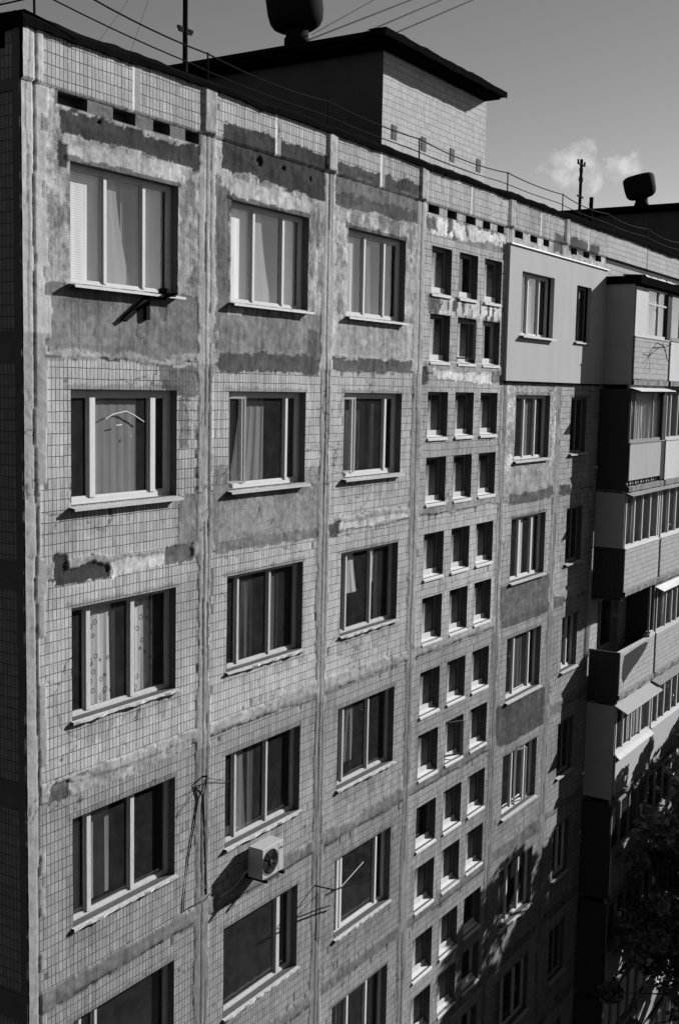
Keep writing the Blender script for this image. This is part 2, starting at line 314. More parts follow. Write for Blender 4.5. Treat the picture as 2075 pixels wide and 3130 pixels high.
def facade_mesh(x0, x1, xseg, zlo, zhi, zseg, openings, fine):
    kx = [o[0] for o in openings] + [o[1] for o in openings]; kz = [o[2] for o in openings] + [o[3] for o in openings]
    xs = gridlines(x0, x1, xseg, kx + [3.87]); zs = gridlines(zlo, zhi, zseg, kz + [2.92])
    X, Z = np.meshgrid(xs, zs)
    n1 = fbm(X, Z, 3, 1) - .5; n2 = fbm(X, Z, 3, 9) - .5; n3 = fbm(X, Z, 11, 21, 5, .68) - .5; n4 = fbm(X, Z, 1.0, 33) - .5; n6 = fbm(X * .7, Z * 1.5, 5, 71, 3) - .5
    streak = fbm(X * 3, Z * .5, 3, 51) - .5
    R = np.ones_like(X); T = .36 * (1 + .25 * n4 + .25 * streak); H = np.zeros_like(X) + .004 * n4
    n5 = fbm(X * .5, Z * 2.2, 6, 61, 4, .65) - .5; JX = X + .12 * n1 + .10 * n3; JZ = Z + .10 * n2 + .07 * n3 + .16 * n5 * (Z > -.5)
    def put(mask, t, r, h, mott=.35, soft=None):
        T[mask] = (t * (1 + mott * 2 * n3 + mott * n1 * 1.5 + .25 * streak))[mask] if np.ndim(t) == 0 else t[mask]
        R[mask] = r; H[mask] = (h + .014 * n3 + .012 * n6)[mask]
    # rendered top storey of the first three bays
    top = (JZ > -.24) & (JZ < 2.93) & (X < 10.1)
    put(top, .31, .16, .006, .5)
    spl = top & (fbm(X * 1.6, Z * .7, 5.5, 77, 5, .7) > .57); T[spl] *= 1.22; H[spl] += .004
    spd = top & (fbm(X * 1.2, Z * .7, 3.2, 97, 5, .7) < .44); T[spd] *= .62
    T[top] *= (1 + .5 * (fbm(X * 4, Z * .6, 3, 107) - .5))[top]
    # horizontal seams of cement
    for k in range(0, 9):
        zs_ = seam(k) + .03
        w = [.13, .11, .12, .12, .12, .14, .14, .14, .14][k]
        seamw = np.abs(JZ * .6 + Z * .4 - zs_) < w + .11 * (vnoise(X, Z * 0, 1.3, 200 + k) - .5)
        t = (.26 if k < 2 else (.28 if k == 2 else .2)) + .0 * X
        t = t * (1 + .9 * n3 + .5 * n1); put(seamw, t, .05, .016)
        crack = (np.abs(JZ * .35 + Z * .65 - (zs_ - w * .9)) < .014) & (vnoise(X, Z * 0, 2.5, 300 + k) > .35); T[crack] *= .35; H[crack] -= .006
    for P_, t, r, h in PATCH:
        if max(p[0] for p in P_) < x0 or min(p[0] for p in P_) > x1: continue
        m = inpoly(JX, JZ, P_); put(m, t, r, h, .42 if t < .3 else .5)
    fl = (((X > 14.38) & (X < 14.85)) | ((X > 16.95) & (X < 17.3))) & (Z < -.43) & (Z > -2.4) & (fbm(X * 1.5, Z, 5, 171, 4, .7) > .6); T[fl] = .58; H[fl] += .006
    # dribbles of paint and missing chips on the repaired strips
    if fine:
        chip = (Z > .86) & (Z < 1.27) & (X > 10.6) & (X < 13.98) & (fbm(X * 1.5, Z * .6, 5, 131) > .57); T[chip] = .09
        chip = (Z > 2.35) & (Z < 2.75) & (X > 10.5) & (X < 14.1) & (fbm(X, Z, 4, 141) > .60); T[chip] = .12; H[chip] -= .01
    # each precast panel came from its own batch of tile
    pid = np.searchsorted(np.array(PIL), X) * 13 + np.floor((Z + .2) / 2.8)
    pv = vnoise(pid * 7.31, pid * 3.77, 1, 900); T *= .88 + .22 * pv
    storey = np.clip(np.floor((Z + .2) / -2.8).astype(int) + 1, 0, 9)   # tone stepped by storey to darken the wall lower down
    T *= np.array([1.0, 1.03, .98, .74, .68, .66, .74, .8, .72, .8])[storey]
    # sooty stain tongues under sills and rain streaks
    st = fbm(X * 9, Z * .35, 2.2, 911, 4); T *= np.where(st > .6, .8, 1)
    bl = fbm(X, Z, .9, 921, 6, .6); T *= 1 + .5 * (bl - .5)
    # darker edge along the heads of the openings, damp run-off beneath the sills
    for wa, wb, wc_, wd_ in [o for o in openings if o[3] - o[2] > 1]:
        e = (X > wa - .12) & (X < wb + .06) & (Z > wd_ - .02) & (Z < wd_ + .05 + .10 * (fbm(X, Z, 6, 951) - .4)); T[e] *= .35 if wd_ > 0 else .7
        e = (X > wa - .1) & (X < wb + .1) & (Z < wc_) & (Z > wc_ - .5 * vnoise(X, Z * 0, 7, 961)); T[e] *= .82
    # vertical seams
    for i, px in enumerate(PIL):
        w = np.where(Z > -.35, .17, .155)
        w = w + .10 * (vnoise(X * 0, Z, 1.6, 400 + i) - .5) + .05 * (vnoise(X * 0, Z, 7, 405 + i) - .5)
        band = (np.abs(X + .03 * n1 - px) < w) & (Z < 2.95)
        t = np.where(Z > -.3, .29, np.where(Z > -6, .22, .165)) * (1 + .45 * n3 + .25 * n1) * (1 + .5 * (vnoise(X * 6, Z * .4, 3, 430 + i) - .5))
        put(band, t, 0, .011)
        d = X + .012 * n1 - px
        gr = band & (np.abs(d + .02 + .03 * (vnoise(X * 0, Z, .9, 460 + i) - .5)) < .015) & (vnoise(X * 0, Z, .8, 465 + i) > .28); T[gr] *= .35; H[gr] -= .012
        gr = band & (np.abs(d - .075) < .012) & (vnoise(X * 0, Z, 1.1, 450 + i) > .35); T[gr] *= .55; H[gr] -= .01
        par = (np.abs(X - px) < .13) & (Z >= 2.95); put(par, .30, 0, .037)
        # lump of mortar where seams cross
        for k in range(7):
            g = ((X - px) / .2) ** 2 + ((Z - seam(k)) / .2) ** 2; m = (g + n3 * 1.2 < 1) & (Z < 2.9); H[m] += .008 * (1 - np.clip(g[m], 0, 1)); T[m] = T[m] * 1.08; R[m] = 0
    # corner band
    wc = np.where(Z > -.3, .36, np.where(Z > -3.2, .33, .27)) + .10 * (vnoise(X * 0, Z, 1.1, 470) - .5) + .05 * np.sign(vnoise(X * 0, Z, 3.7, 471) - .5)
    cb = (X - .42 < wc) & (Z < 3.6)
    t = np.where(Z > 0, .35, .25) * (1 + .35 * n3 + .3 * (vnoise(X * 7, Z * .35, 3, 480) - .5)); put(cb, t, 0, .012)
    g1 = cb & (np.abs(X + .05 * (vnoise(X * 0, Z, 1.5, 490) - .5) - .6) < .02); T[g1] *= .45; H[g1] -= .015
    g1 = cb & (np.abs(X + .08 * (vnoise(X * 0, Z, 2.5, 492) - .5) - .5) < .012) & (Z > 0); T[g1] *= .5
    # parapet: stands proud over the slots
    par = (Z >= 2.93); H[par] += .035
    for px in (2.31, 5.5, 8.66, 12.3, 15.9, 18.9):
        m = par & (np.abs(X - px - .07) < .05); T[m] = .25; R[m] = 0
        m = par & (np.abs(X - px) < .022); T[m] = .6; R[m] = 0
    slotrow = (Z > 2.74) & (Z < 2.925) & (X > .95) & ~((X > 4) & (X < 10.1)) & (T > 0)
    nb = slotrow & (vnoise(np.floor(X / .42), Z * 0, 1, 505) > .2); T[nb & (X < 3.75)] = .13; R[nb & (X < 3.75)] = 0
    # tiles chipped or fallen away, most of them next to the seams and at the corners of openings
    ci = np.floor(X / .067); cj = np.floor(Z / .138); rnd = np.random.default_rng(5).random((512, 512))[(ci.astype(int)) % 512, (cj.astype(int)) % 512]
    dseam = np.minimum.reduce([np.abs(X - p) for p in PIL + [.5]] ) ; dz_ = np.abs(((Z + .2 + 1.4) % 2.8) - 1.4)
    prob = .002 + .05 * (dseam < .24) * (Z > -6) + .03 * (dz_ < .2) + .004 * (dz_ < .4)
    lost = (rnd < prob) & (R > .8) & (Z < 3.4); T[lost] *= .42; R[lost] = .2; H[lost] -= .008
    odd = (rnd > .992) & (R > .8); T[odd] *= .8
    odd = (rnd > .955) & (rnd < .97) & (R > .8); T[odd] *= 1.12
    # holes knocked in the second panel
    for hx, hz, s in ((5.12, 2.78, .07), (5.75, 2.78, .04), (6.5, 2.74, .03), (1.72, 2.68, .03)):
        m = ((X - hx) / s) ** 2 + ((Z - hz) / s) ** 2 < 1; T[m] = .02; H[m] = -.05
        m = ((X - hx) / (s * .5)) ** 2 + ((Z - hz + s * .5) / (s * .45)) ** 2 < 1; T[m] = .6
    # bitumen drips below the roof edge, soot at sides of openings
    T *= 1 + .12 * n3
    # thin dark cracks and scars
    cr = (np.abs(fbm(X, Z, .8, 611, 5) - .5) < .0035) & (fbm(X, Z, .5, 640) > .5); T[cr] *= .45; H[cr] -= .004
    T = np.clip(T, .02, .7)
    nx, nz = len(xs), len(zs)
    co = np.stack([X, -H, Z], -1).reshape(-1, 3)
    idx = np.arange(nx * nz).reshape(nz, nx)
    keep = np.ones((nz - 1, nx - 1), bool); cx = (xs[1:] + xs[:-1]) / 2; cz = (zs[1:] + zs[:-1]) / 2
    for a, b_, c, d in openings: keep[np.ix_((cz > c) & (cz < d), (cx > a) & (cx < b_))] = False
    q = np.stack([idx[:-1, :-1], idx[:-1, 1:], idx[1:, 1:], idx[1:, :-1]], -1)[keep]
    me = bpy.data.meshes.new('wall'); nv = len(co); nf = len(q)
    me.vertices.add(nv); me.vertices.foreach_set('co', co.ravel())
    me.loops.add(nf * 4); me.loops.foreach_set('vertex_index', q.ravel().astype(np.int32))
    me.polygons.add(nf); me.polygons.foreach_set('loop_start', np.arange(0, nf * 4, 4, dtype=np.int32)); me.polygons.foreach_set('loop_total', np.full(nf, 4, np.int32))
    ca = me.color_attributes.new('surf', 'FLOAT_COLOR', 'POINT')
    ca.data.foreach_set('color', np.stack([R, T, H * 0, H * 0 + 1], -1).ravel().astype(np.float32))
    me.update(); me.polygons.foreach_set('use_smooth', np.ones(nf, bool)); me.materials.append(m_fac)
    return me, xs, zs

bld = tag(empty('apartment_building', (.42, 0, GZ)), 'nine storey panel apartment block with peeling tiled facade filling the photo', 'building')
Mi = Matrix.Translation((-.42, 0, -GZ))
def B(mb, name, mat, parent=None, smooth=False):
    """part or sub-part of the building, built in facade coordinates"""
    mb.v = [(x - .42, y, z - GZ) for x, y, z in mb.v] if parent is None else mb.v
    return mb.build(name, mat, parent or bld, smooth)
def PE(name, x, y, z):
    return empty(name, (x - .42, y, z - GZ), bld)

def addmesh(me, name):
    o = bpy.data.objects.new(name, me); C.objects.link(o); o.parent = bld; o.location = (-.42, 0, -GZ); return o
ops = [w[2:] for w in WIN] + SLOT
me, XS, ZS = facade_mesh(XL, XR, [(7.2, .021), (10.3, .03), (XR, .045)], GZ, 3.56, [(-14.8, .12), (-9.6, .05), (-6.2, .03), (3.6, .022)], [o for o in ops if o[1] < XR], True)
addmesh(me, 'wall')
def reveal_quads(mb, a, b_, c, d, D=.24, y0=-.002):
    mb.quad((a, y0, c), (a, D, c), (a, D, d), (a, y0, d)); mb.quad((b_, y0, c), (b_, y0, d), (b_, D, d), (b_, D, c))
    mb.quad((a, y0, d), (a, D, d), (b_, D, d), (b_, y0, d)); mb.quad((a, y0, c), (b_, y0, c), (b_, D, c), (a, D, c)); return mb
for a, b_, c, d in SLOT:
    if a < XR: P_ = reveal_quads(MB(), a, b_, c, d); P_.quad((a, .2, c), (b_, .2, c), (b_, .2, d), (a, .2, d)); B(P_, 'vent_slot', m_reveal)
# rest of the long facade behind and beyond the balconies
mb = MB(); far_open = []
xs_o = []
for k in range(9):
    for bx in (20.9, 24.1, 27.2): xs_o.append((bx, bx + 1.7, seam(k) + .1, seam(k) + 2.3))
def plain_wall(mb, x0, x1, z0, z1, y, openings, D=.24):
    xs = sorted({x0, x1, *[o[0] for o in openings], *[o[1] for o in openings]}); zs = sorted({z0, z1, *[o[2] for o in openings], *[o[3] for o in openings]})
    for a, b_ in zip(xs, xs[1:]):
        for c, d in zip(zs, zs[1:]):
            mx, mz = (a + b_) / 2, (c + d) / 2
            if any(o[0] < mx < o[1] and o[2] < mz < o[3] for o in openings): continue
            mb.quad((a, y, c), (b_, y, c), (b_, y, d), (a, y, d))
    for a, b_, c, d in openings:
        mb.quad((a, y, c), (a, y + D, c), (a, y + D, d), (a, y, d)); mb.quad((b_, y, c), (b_, y, d), (b_, y + D, d), (b_, y + D, c))
        mb.quad((a, y, d), (a, y + D, d), (b_, y + D, d), (b_, y, d)); mb.quad((a, y, c), (b_, y, c), (b_, y + D, c), (a, y + D, c))
plain_wall(mb, XR, XE, GZ, 2.78, .0, xs_o)
B(mb, 'wall', m_tile)
mb = MB()
for i, x in enumerate((20.55, 23.8, 27.0, 30.3, 33.6, 36.9, 40.2, 43.5, 46.8, 50.1)):   # parapet panels beyond
    mb.box(x - .17 if i else XR + .002, x + 3.02, -.035, .1, 2.93, 3.56)
B(mb, 'parapet_panel', m_tile)
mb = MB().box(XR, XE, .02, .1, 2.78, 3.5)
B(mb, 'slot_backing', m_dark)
mb = MB()
for k in range(9): mb.box(XR + .01, XE, -.012, .0, seam(k) - .1, seam(k) + .1)
for x in (30.4, 33.7, 37.0, 40.3, 43.6, 46.9): mb.box(x - .13, x + .13, -.018, 0, GZ, 2.9)
B(mb, 'cement_seams', m_cem)
for a, b_, c, d in xs_o:
    P_ = PE('balcony_door', a, .15, c); w_, h_ = b_ - a, d - c
    MB().box(0, .07, 0, .06, 0, h_).box(w_ - .07, w_, 0, .06, 0, h_).box(.07, w_ - .07, .001, .06, h_ - .07, h_).box(.62, .70, .001, .06, 0, h_ - .07).box(.70, w_ - .07, .001, .06, .0, .8).build('frame', m_woodd, P_)
    MB().quad((.07, .03, 0), (w_ - .07, .03, 0), (w_ - .07, .03, h_ - .07), (.07, .03, h_ - .07)).build('pane', m_glass, P_)

# end wall, in shade, with tiles and dark seams
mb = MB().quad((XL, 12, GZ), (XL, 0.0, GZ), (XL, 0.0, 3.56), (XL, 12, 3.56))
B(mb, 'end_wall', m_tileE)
mb = MB()
for k in range(-1, 9):
    z = seam(k)
    if k == -1: z = 2.86
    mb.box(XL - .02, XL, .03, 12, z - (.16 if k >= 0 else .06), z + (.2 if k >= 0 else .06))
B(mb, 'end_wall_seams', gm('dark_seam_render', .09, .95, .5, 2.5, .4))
mb = MB()
for y in (3.4, 6.6, 9.8): mb.box(XL - .024, XL, y - .12, y + .12, GZ, 3.4)
mb.box(XL - .024, XL, .0, .1, GZ, 3.5)
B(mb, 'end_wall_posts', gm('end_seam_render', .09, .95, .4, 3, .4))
# inner rooms: floors, back wall, partitions
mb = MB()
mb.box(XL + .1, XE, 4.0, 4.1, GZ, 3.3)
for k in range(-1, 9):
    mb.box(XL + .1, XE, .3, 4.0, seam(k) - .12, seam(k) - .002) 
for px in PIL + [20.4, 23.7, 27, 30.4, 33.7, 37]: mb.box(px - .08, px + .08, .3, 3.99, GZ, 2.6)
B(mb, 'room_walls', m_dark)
mb = MB().quad((XE, 0, GZ), (XE, 12, GZ), (XE, 12, 3.5), (XE, 0, 3.5)).quad((XL, 12, GZ), (XL, 12, 3.5), (XE, 12, 3.5), (XE, 12, GZ))
B(mb, 'rear_wall', m_tile)

# roof with ragged felt folded over the parapet
mb = MB().box(XL, XE, .25, 12, 3.3, 3.52); B(mb, 'roof', m_roof)
mb = MB(); n0 = None
xs = np.concatenate([np.arange(XL - .03, 21, .06), np.arange(21, XE, .25)])
nz_ = lambda x, s, sd: float(vnoise(np.array(x), np.array(0.), s, sd))
for x in xs:
    t = 3.675 + .05 * (nz_(x, 1.1, 701) - .5) + .03 * (nz_(x, 5, 702) - .5) + .03 * (nz_(x, .4, 705) - .5)
    bt = 3.53 + .04 * (nz_(x, 2.1, 703) - .5) + .04 * (nz_(x, .7, 704) - .5) - .012 * (nz_(x, 9, 709) > .6)
    o = .085 + .03 * (nz_(x, 1.7, 707) - .5)
    n = len(mb.v); mb.v += [(x, .02, bt + .012), (x, -o, bt), (x, -o - .012, (t + bt) / 2), (x, -o + .02, t - .02), (x, .05, t + .01), (x, .5, 3.60)]
    if n0 is not None:
        for j in range(5): mb.f.append((n0 + j, n + j, n + j + 1, n0 + j + 1))
    n0 = n
B(mb, 'roof_edge_felt', m_felt)
mb = MB(); n0 = None
for y in np.arange(-.1, 12.05, .1):
    t = 3.69 + .05 * (nz_(y + 50, 1.1, 711) - .5); bt = 3.5 + .04 * (nz_(y, 1.9, 713) - .5)
    n = len(mb.v); mb.v += [(XL - .001, y, bt), (XL - .08, y, bt), (XL - .09, y, t - .03), (XL - .02, y, t), (XL + .3, y, t - .03), (XL + .8, y, 3.55)]
    if n0 is not None:
        for j in range(5): mb.f.append((n0 + j, n0 + j + 1, n + j + 1, n + j))
    n0 = n
B(mb, 'roof_edge_felt', m_felt)

# ---------------------------------------------------------------- windows
def curtain(par, xa, xb, za, zb, y, tone, fold=.015, drape=0, seed=0, lx=0, lz=0):
    """wavy hanging cloth; drape > 0 pulls the lower edge to one side"""
    r = random.Random(seed * 31 + int(xa * 100)); mb = MB(); n = max(6, int((xb - xa) / .025)); m = 12; ph = r.random() * 6; fr = r.uniform(8, 13)
    for j in range(m + 1):
        v = j / m
        for i in range(n + 1):
            u = i / n; x = xa + (xb - xa) * u
            x += drape * (1 - v) ** 1.6 * u if drape > 0 else drape * (1 - v) ** 1.6 * (1 - u) * -1 * -1
            yy = y + fold * (math.sin(u * (xb - xa) * fr * 3.1 + ph + v * .8) * .6 + math.sin(u * (xb - xa) * fr * 7 + ph * 2 - v) * .4) * (1 - .3 * v)
            mb.v.append((x - lx, yy, za + (zb - za) * v - lz))
    for j in range(m):
        for i in range(n):
            a = j * (n + 1) + i; mb.f.append((a, a + 1, a + n + 2, a + n + 1))
    return mb.build('curtain', cur[tone], par, True)

def window(x0, x1, z0, z1, mull, style='pvc', cur_=(), base=0., sill='metal', glass=None, fb=.055, bot=None, sillout=.07, extra=None, seed=0, frame_y=.12, tr=None, mw=None):
    """one window as a part: frame, sash strips, pane, sill and curtains under an Empty"""
    P = PE('window', x0, base, z0); w = x1 - x0; h = z1 - z0; y = frame_y
    fm = {'pvc': m_pvc, 'wood': m_wood, 'grey': m_woodd}[style]; mw = mw or {'pvc': .055, 'wood': .045, 'grey': .045}[style]
    f = MB()
    if bot: f.box(fb, w - fb, y - .02, y + .065, fb * .8, bot)
    f.box(0, fb, y, y + .07, 0, h).box(w - fb, w, y, y + .07, 0, h).box(fb, w - fb, y + .001, y + .07, h - fb, h).box(fb, w - fb, y + .001, y + .07, 0, fb * .8)
    ms = [m - x0 for m in mull]
    for m in ms: f.box(m - mw / 2, m + mw / 2, y - .012, y + .06, fb * .8, h - fb)
    edges = [fb] + [v for m in ms for v in (m - mw / 2, m + mw / 2)] + [w - fb]
    s_ = MB(); g = MB()
    for a, b_ in zip(edges[0::2], edges[1::2]):                  # sash rims
        if b_ - a < .08: continue
        q = .024; zb_, zt = fb * .8, h - fb
        for bx in ((a, a + q, zb_, zt), (b_ - q, b_, zb_, zt), (a + q, b_ - q, zb_, zb_ + q), (a + q, b_ - q, zt - q, zt)): s_.box(bx[0], bx[1], y + .012, y + .05, bx[2], bx[3])
        if tr and tr[0] is not None and zb_ < tr[0] - z0 < zt: s_.box(a + q, b_ - q, y + .006, y + .052, tr[0] - z0 - .02, tr[0] - z0 + .02)
        yg = y + .03 + .0; ti = random.uniform(-.004, .004)
        g.quad((a + q, yg, zb_ + q), (b_ - q, yg + ti, zb_ + q), (b_ - q, yg + ti * .3, zt - q), (a + q, yg - ti, zt - q))
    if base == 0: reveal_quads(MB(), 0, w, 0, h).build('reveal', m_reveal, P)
    f.build('frame', fm, P); s_.build('sash', fm if style != 'grey' else m_sash, P); g.build('pane', glass or m_glass, P)
    s = MB(); ov = .04
    if sill == 'metal':
        o = sillout
        s.hexa([(-ov, -o, -.035), (w + ov, -o, -.035), (w + ov, y, -.004), (-ov, y, -.004), (-ov, -o, -.028), (w + ov, -o, -.028), (w + ov, y, .004), (-ov, y, .004)])
        s.box(-ov, w + ov, -o - .006, -o, -.062, -.028); s.build('sill', m_sill, P)
    elif sill == 'conc':
        n = 20; prev = None
        for i in range(n + 1):
            xx = -.03 + (w + .06) * i / n; o = sillout - .02 + .03 * random.random() * (random.random() > .4); bz = -.055 - .02 * random.random()
            k = len(s.v); s.v += [(xx, y, .0), (xx, -o, -.012), (xx, -o, bz + .02), (xx, 0.01, bz)]
            if prev is not None:
                for j in range(3): s.f.append((prev + j, prev + j + 1, k + j + 1, k + j))
            prev = k
        s.build('sill', m_sillc, P)
    elif sill == 'inner':
        s.hexa([(-.0, -.035, -.07), (w, -.035, -.07), (w, y, -.03), (0, y, -.03), (-.0, -.035, -.03), (w, -.035, -.03), (w, y, .05), (0, y, .05)]); s.box(.05, w - .05, y - .035, y - .001, .04, .13); s.build('sill', m_sillw, P)
    for i, cc in enumerate(cur_):
        xa, xb, tone = cc[:3]; kw = cc[3] if len(cc) > 3 else {}
        kw = dict(kw); dy = max(.085, kw.pop('dy', .085) if kw.get('dy', 0) < .16 else kw.pop('dy')); za = kw.pop('za', z0 + .05); zb = kw.pop('zb', z1 - .03)
        curtain(P, xa, xb, za, zb, y + dy, tone, seed=seed + i, lx=x0, lz=z0, **kw)
    if extra: extra(P, w, h, y)
    return P
def pane_reflection(P, w, h, y):  # pale tubes imitating a bright reflection on the pane
    for pts in (((.76, 1.09), (.9, 1.15), (1.15, 1.19), (1.32, 1.13), (1.51, 1.04)), ((.96, 1.0), (1.07, 1.01)), ((1.25, .87), (1.24, .84))):
        MB().tube([(a, y + .018, b_) for a, b_ in pts], .009, 5).build('pane_reflection', m_pvc, P)
def open_sash(u, wd, ang, mat=None, tilt=0):
    """a sash standing ajar, hinged at u"""
    def f(P, w, h, y):
        mb = MB(); q = .035
        pts = lambda a, b_: None
        ca, sa = math.cos(ang), math.sin(ang)
        def bar(a, b_, c, d):
            P8 = []
            for z in (c, d):
                for (s, t) in ((a, 0), (b_, 0), (b_, .03), (a, .03)):
                    yy = y - .015 + s * sa * 0 + t + tilt * (z) * .0
                    P8.append((u + s * ca - t * sa, y - .02 - s * sa * -1 * (-1) + t * ca + tilt * (h - z), z))
            mb.hexa([P8[0], P8[1], P8[2], P8[3], P8[4], P8[5], P8[6], P8[7]])
        bar(0, q, .08, h - .08); bar(wd - q, wd, .08, h - .08); bar(q, wd - q, .08, .08 + q); bar(q, wd - q, h - .08 - q, h - .08)
        mb.build('open_sash', mat or m_pvc, P)
    return f

W = {}
def Z0(k): return .64 - 2.8 * k
def Z1(k): return 2.12 - 2.8 * k
SP = {
 (1, 0): dict(mull=[1.93, 2.67], cur_=[(1.22, 1.62, 'b', dict(fold=.002)), (1.62, 1.9, 'w', dict(fold=.004)), (1.96, 2.22, 'g', dict(drape=.3, fold=.004)), (2.44, 2.5, 'g', dict(drape=.1, dy=.2)), (2.70, 2.95, 'b', dict(fold=.003)), (2.95, 3.16, 'w', dict(fold=.003))], glass=m_glassr, sillout=.12),
 (1, 1): dict(mull=[1.69, 2.86], mw=.1, cur_=[(1.74, 2.62, 'g', dict(fold=.005, dy=.08)), (2.62, 2.84, 'k'), (2.9, 3.2, 'k'), (1.25, 1.6, 'k')], fb=.09, sillout=.1, extra=pane_reflection),
 (1, 2): dict(mull=[1.60, 2.45], style='wood', mw=.075, sill='conc', cur_=[(1.62, 2.2, 'f', dict(fold=.012, dy=.09)), (2.48, 2.98, 'f', dict(fold=.012, dy=.1)), (2.12, 2.42, 'k'), (2.9, 3.2, 'k')], fb=.05),  # charcoal pieces stand in for shadow cast by mullion and reveal
 (1, 3): dict(mull=[1.60, 2.45], style='wood', mw=.075, sill='conc', cur_=[(1.8, 2.22, 'g', dict(fold=.01, dy=.22)), (1.25, 1.5, 'g', dict(fold=.01))], fb=.05),
 (1, 4): dict(mull=[1.42, 1.72], style='wood', sill='conc'),
 (2, 0): dict(mull=[5.14, 5.92], cur_=[(4.48, 5.08, 'w', dict(fold=.003)), (5.19, 5.45, 'g', dict(drape=.3, fold=.004)), (5.6, 5.66, 'd', dict(drape=.1, dy=.2)), (5.95, 6.4, 'w', dict(fold=.003))], glass=m_glassr, sillout=.11),
 (2, 1): dict(mull=[4.92, 6.08], mw=.06, cur_=[(5.0, 5.62, 'g', dict(drape=-.25, dy=.12)), (5.6, 6.0, 'k', dict(dy=.2)), (6.12, 6.4, 'd')], fb=.08, sillout=.1, extra=open_sash(.1, .35, .25)),
 (2, 2): dict(mull=[4.84, 5.68], style='wood', sill='conc', cur_=[(4.9, 5.3, 'd', dict(fold=.03)), (5.72, 5.95, 'd'), (6.0, 6.36, 'k')], fb=.05),
 (2, 3): dict(mull=[4.82, 5.66], style='wood', sill='conc', cur_=[(4.9, 5.12, 'g', dict(drape=.08)), (5.25, 5.4, 'd'), (5.5, 5.6, 'd')], fb=.05),
 (2, 4): dict(mull=[6.05], style='wood', sill='conc', mw=.09, fb=.05),
 (3, 0): dict(mull=[8.40, 9.09], cur_=[(7.75, 8.2, 'l', dict(fold=.01)), (8.45, 8.75, 'd', dict(drape=.06)), (9.13, 9.45, 'd', dict(fold=.01))], fb=.08, sillout=.09),
 (3, 1): dict(mull=[8.12, 9.25], mw=.07, cur_=[(8.2, 8.85, 'd', dict(fold=.02, dy=.2)), (8.85, 9.2, 'k')], fb=.08, sillout=.09, extra=open_sash(.1, .33, .22)),
 (3, 2): dict(mull=[8.0, 8.86], style='wood', sill='conc', cur_=[(8.1, 8.4, 'l', dict(drape=.15, za=1.3 - 5.6, dy=.1)), (8.92, 9.15, 'l', dict(za=1.4 - 5.6, dy=.1)), (9.15, 9.5, 'k')], fb=.05),
 (3, 3): dict(mull=[8.0, 8.89], style='wood', sill='conc', cur_=[(8.06, 8.5, 'g', dict(za=.95 - 8.4, fold=.035))], fb=.05),
 (3, 4): dict(mull=[7.93, 8.04, 9.3], style='pvc', sill='conc', mw=.06, fb=.06),
 (3, 5): dict(mull=[8.36, 9.05], style='pvc', sill='conc', cur_=[(8.1, 8.3, 'd')]),
 (5, 1): dict(mull=[15.62, 16.28], cur_=[(15.68, 16.2, 'g', dict(fold=.01)), (14.98, 15.5, 'k')]),
 (5, 2): dict(mull=[15.60, 16.33], mw=.09, cur_=[(15.68, 16.0, 'b', dict(fold=.004)), (16.4, 16.7, 'b', dict(fold=.004)), (15.02, 15.25, 'b', dict(fold=.004))]),
 (5, 3): dict(mull=[15.54, 16.43], mw=.06, cur_=[(15.6, 16.35, 'd')]),
 (5, 4): dict(mull=[15.66, 16.4], cur_=[(15.1, 15.3, 'd')], extra=open_sash(.95, .4, .35)),
}
for bay, k, x0, x1, z0, z1 in WIN:
    if bay in (1, 2, 3) or (bay == 5 and k > 0):
        s = SP.get((bay, k)) or dict(mull=[x0 + (x1 - x0) * .36, x0 + (x1 - x0) * .7], style=random.choice(['pvc', 'wood']), sill='conc', cur_=[(x0 + .2, x0 + .7, random.choice('gdl'))])
        s = dict(s); mull = s.pop('mull'); window(x0, x1, z0, z1, mull, seed=bay * 10 + k, **s)
    elif bay == 4:
        ex = None
        cc = [] 
        rr = random.random()
        if (k, round(x0, 1), z0 > .5 - 2.8 * k + .5) in ((1, 11.9, False), (2, 11.9, False), (3, 10.7, True)): cc = [(x0 + .05, x0 + .42, 'l', dict(fold=.01))]
        elif rr < .2: cc = [(x0 + .05, x0 + .45, 'd', dict(fold=.01, dy=.2))]
        elif rr < .35: cc = [(x0 + .05, x0 + random.uniform(.25, .5), 'g', dict(fold=.012, za=z0 + random.choice([.05, .05, .4])))]
        elif rr < .42: cc = [(x0 + .05, x0 + .6, 'l', dict(fold=.003, zb=z0 + random.uniform(.2, .4)))]
        if abs(x0 - 11.89) < .01 and ((k == 0 and z0 < .5) or (k == 3 and z0 < .5 - 8.4)): ex = open_sash(.2, .5, .5, m_woodd)
        window(x0, x1, z0, z1, [], style='grey' if rr < .85 else 'wood', bot=None, glass=m_glassd if rr < .8 else m_glass, sill='inner', fb=.06, cur_=cc, frame_y=.15, extra=ex)
    elif bay == 6 and k > 0:
        window(x0, x1, z0, z1, [x0 + .62], style='pvc' if k in (3, 5) else 'grey', sill='metal', fb=.06, cur_=[(x0 + .1, x0 + .5, random.choice('kd'))])
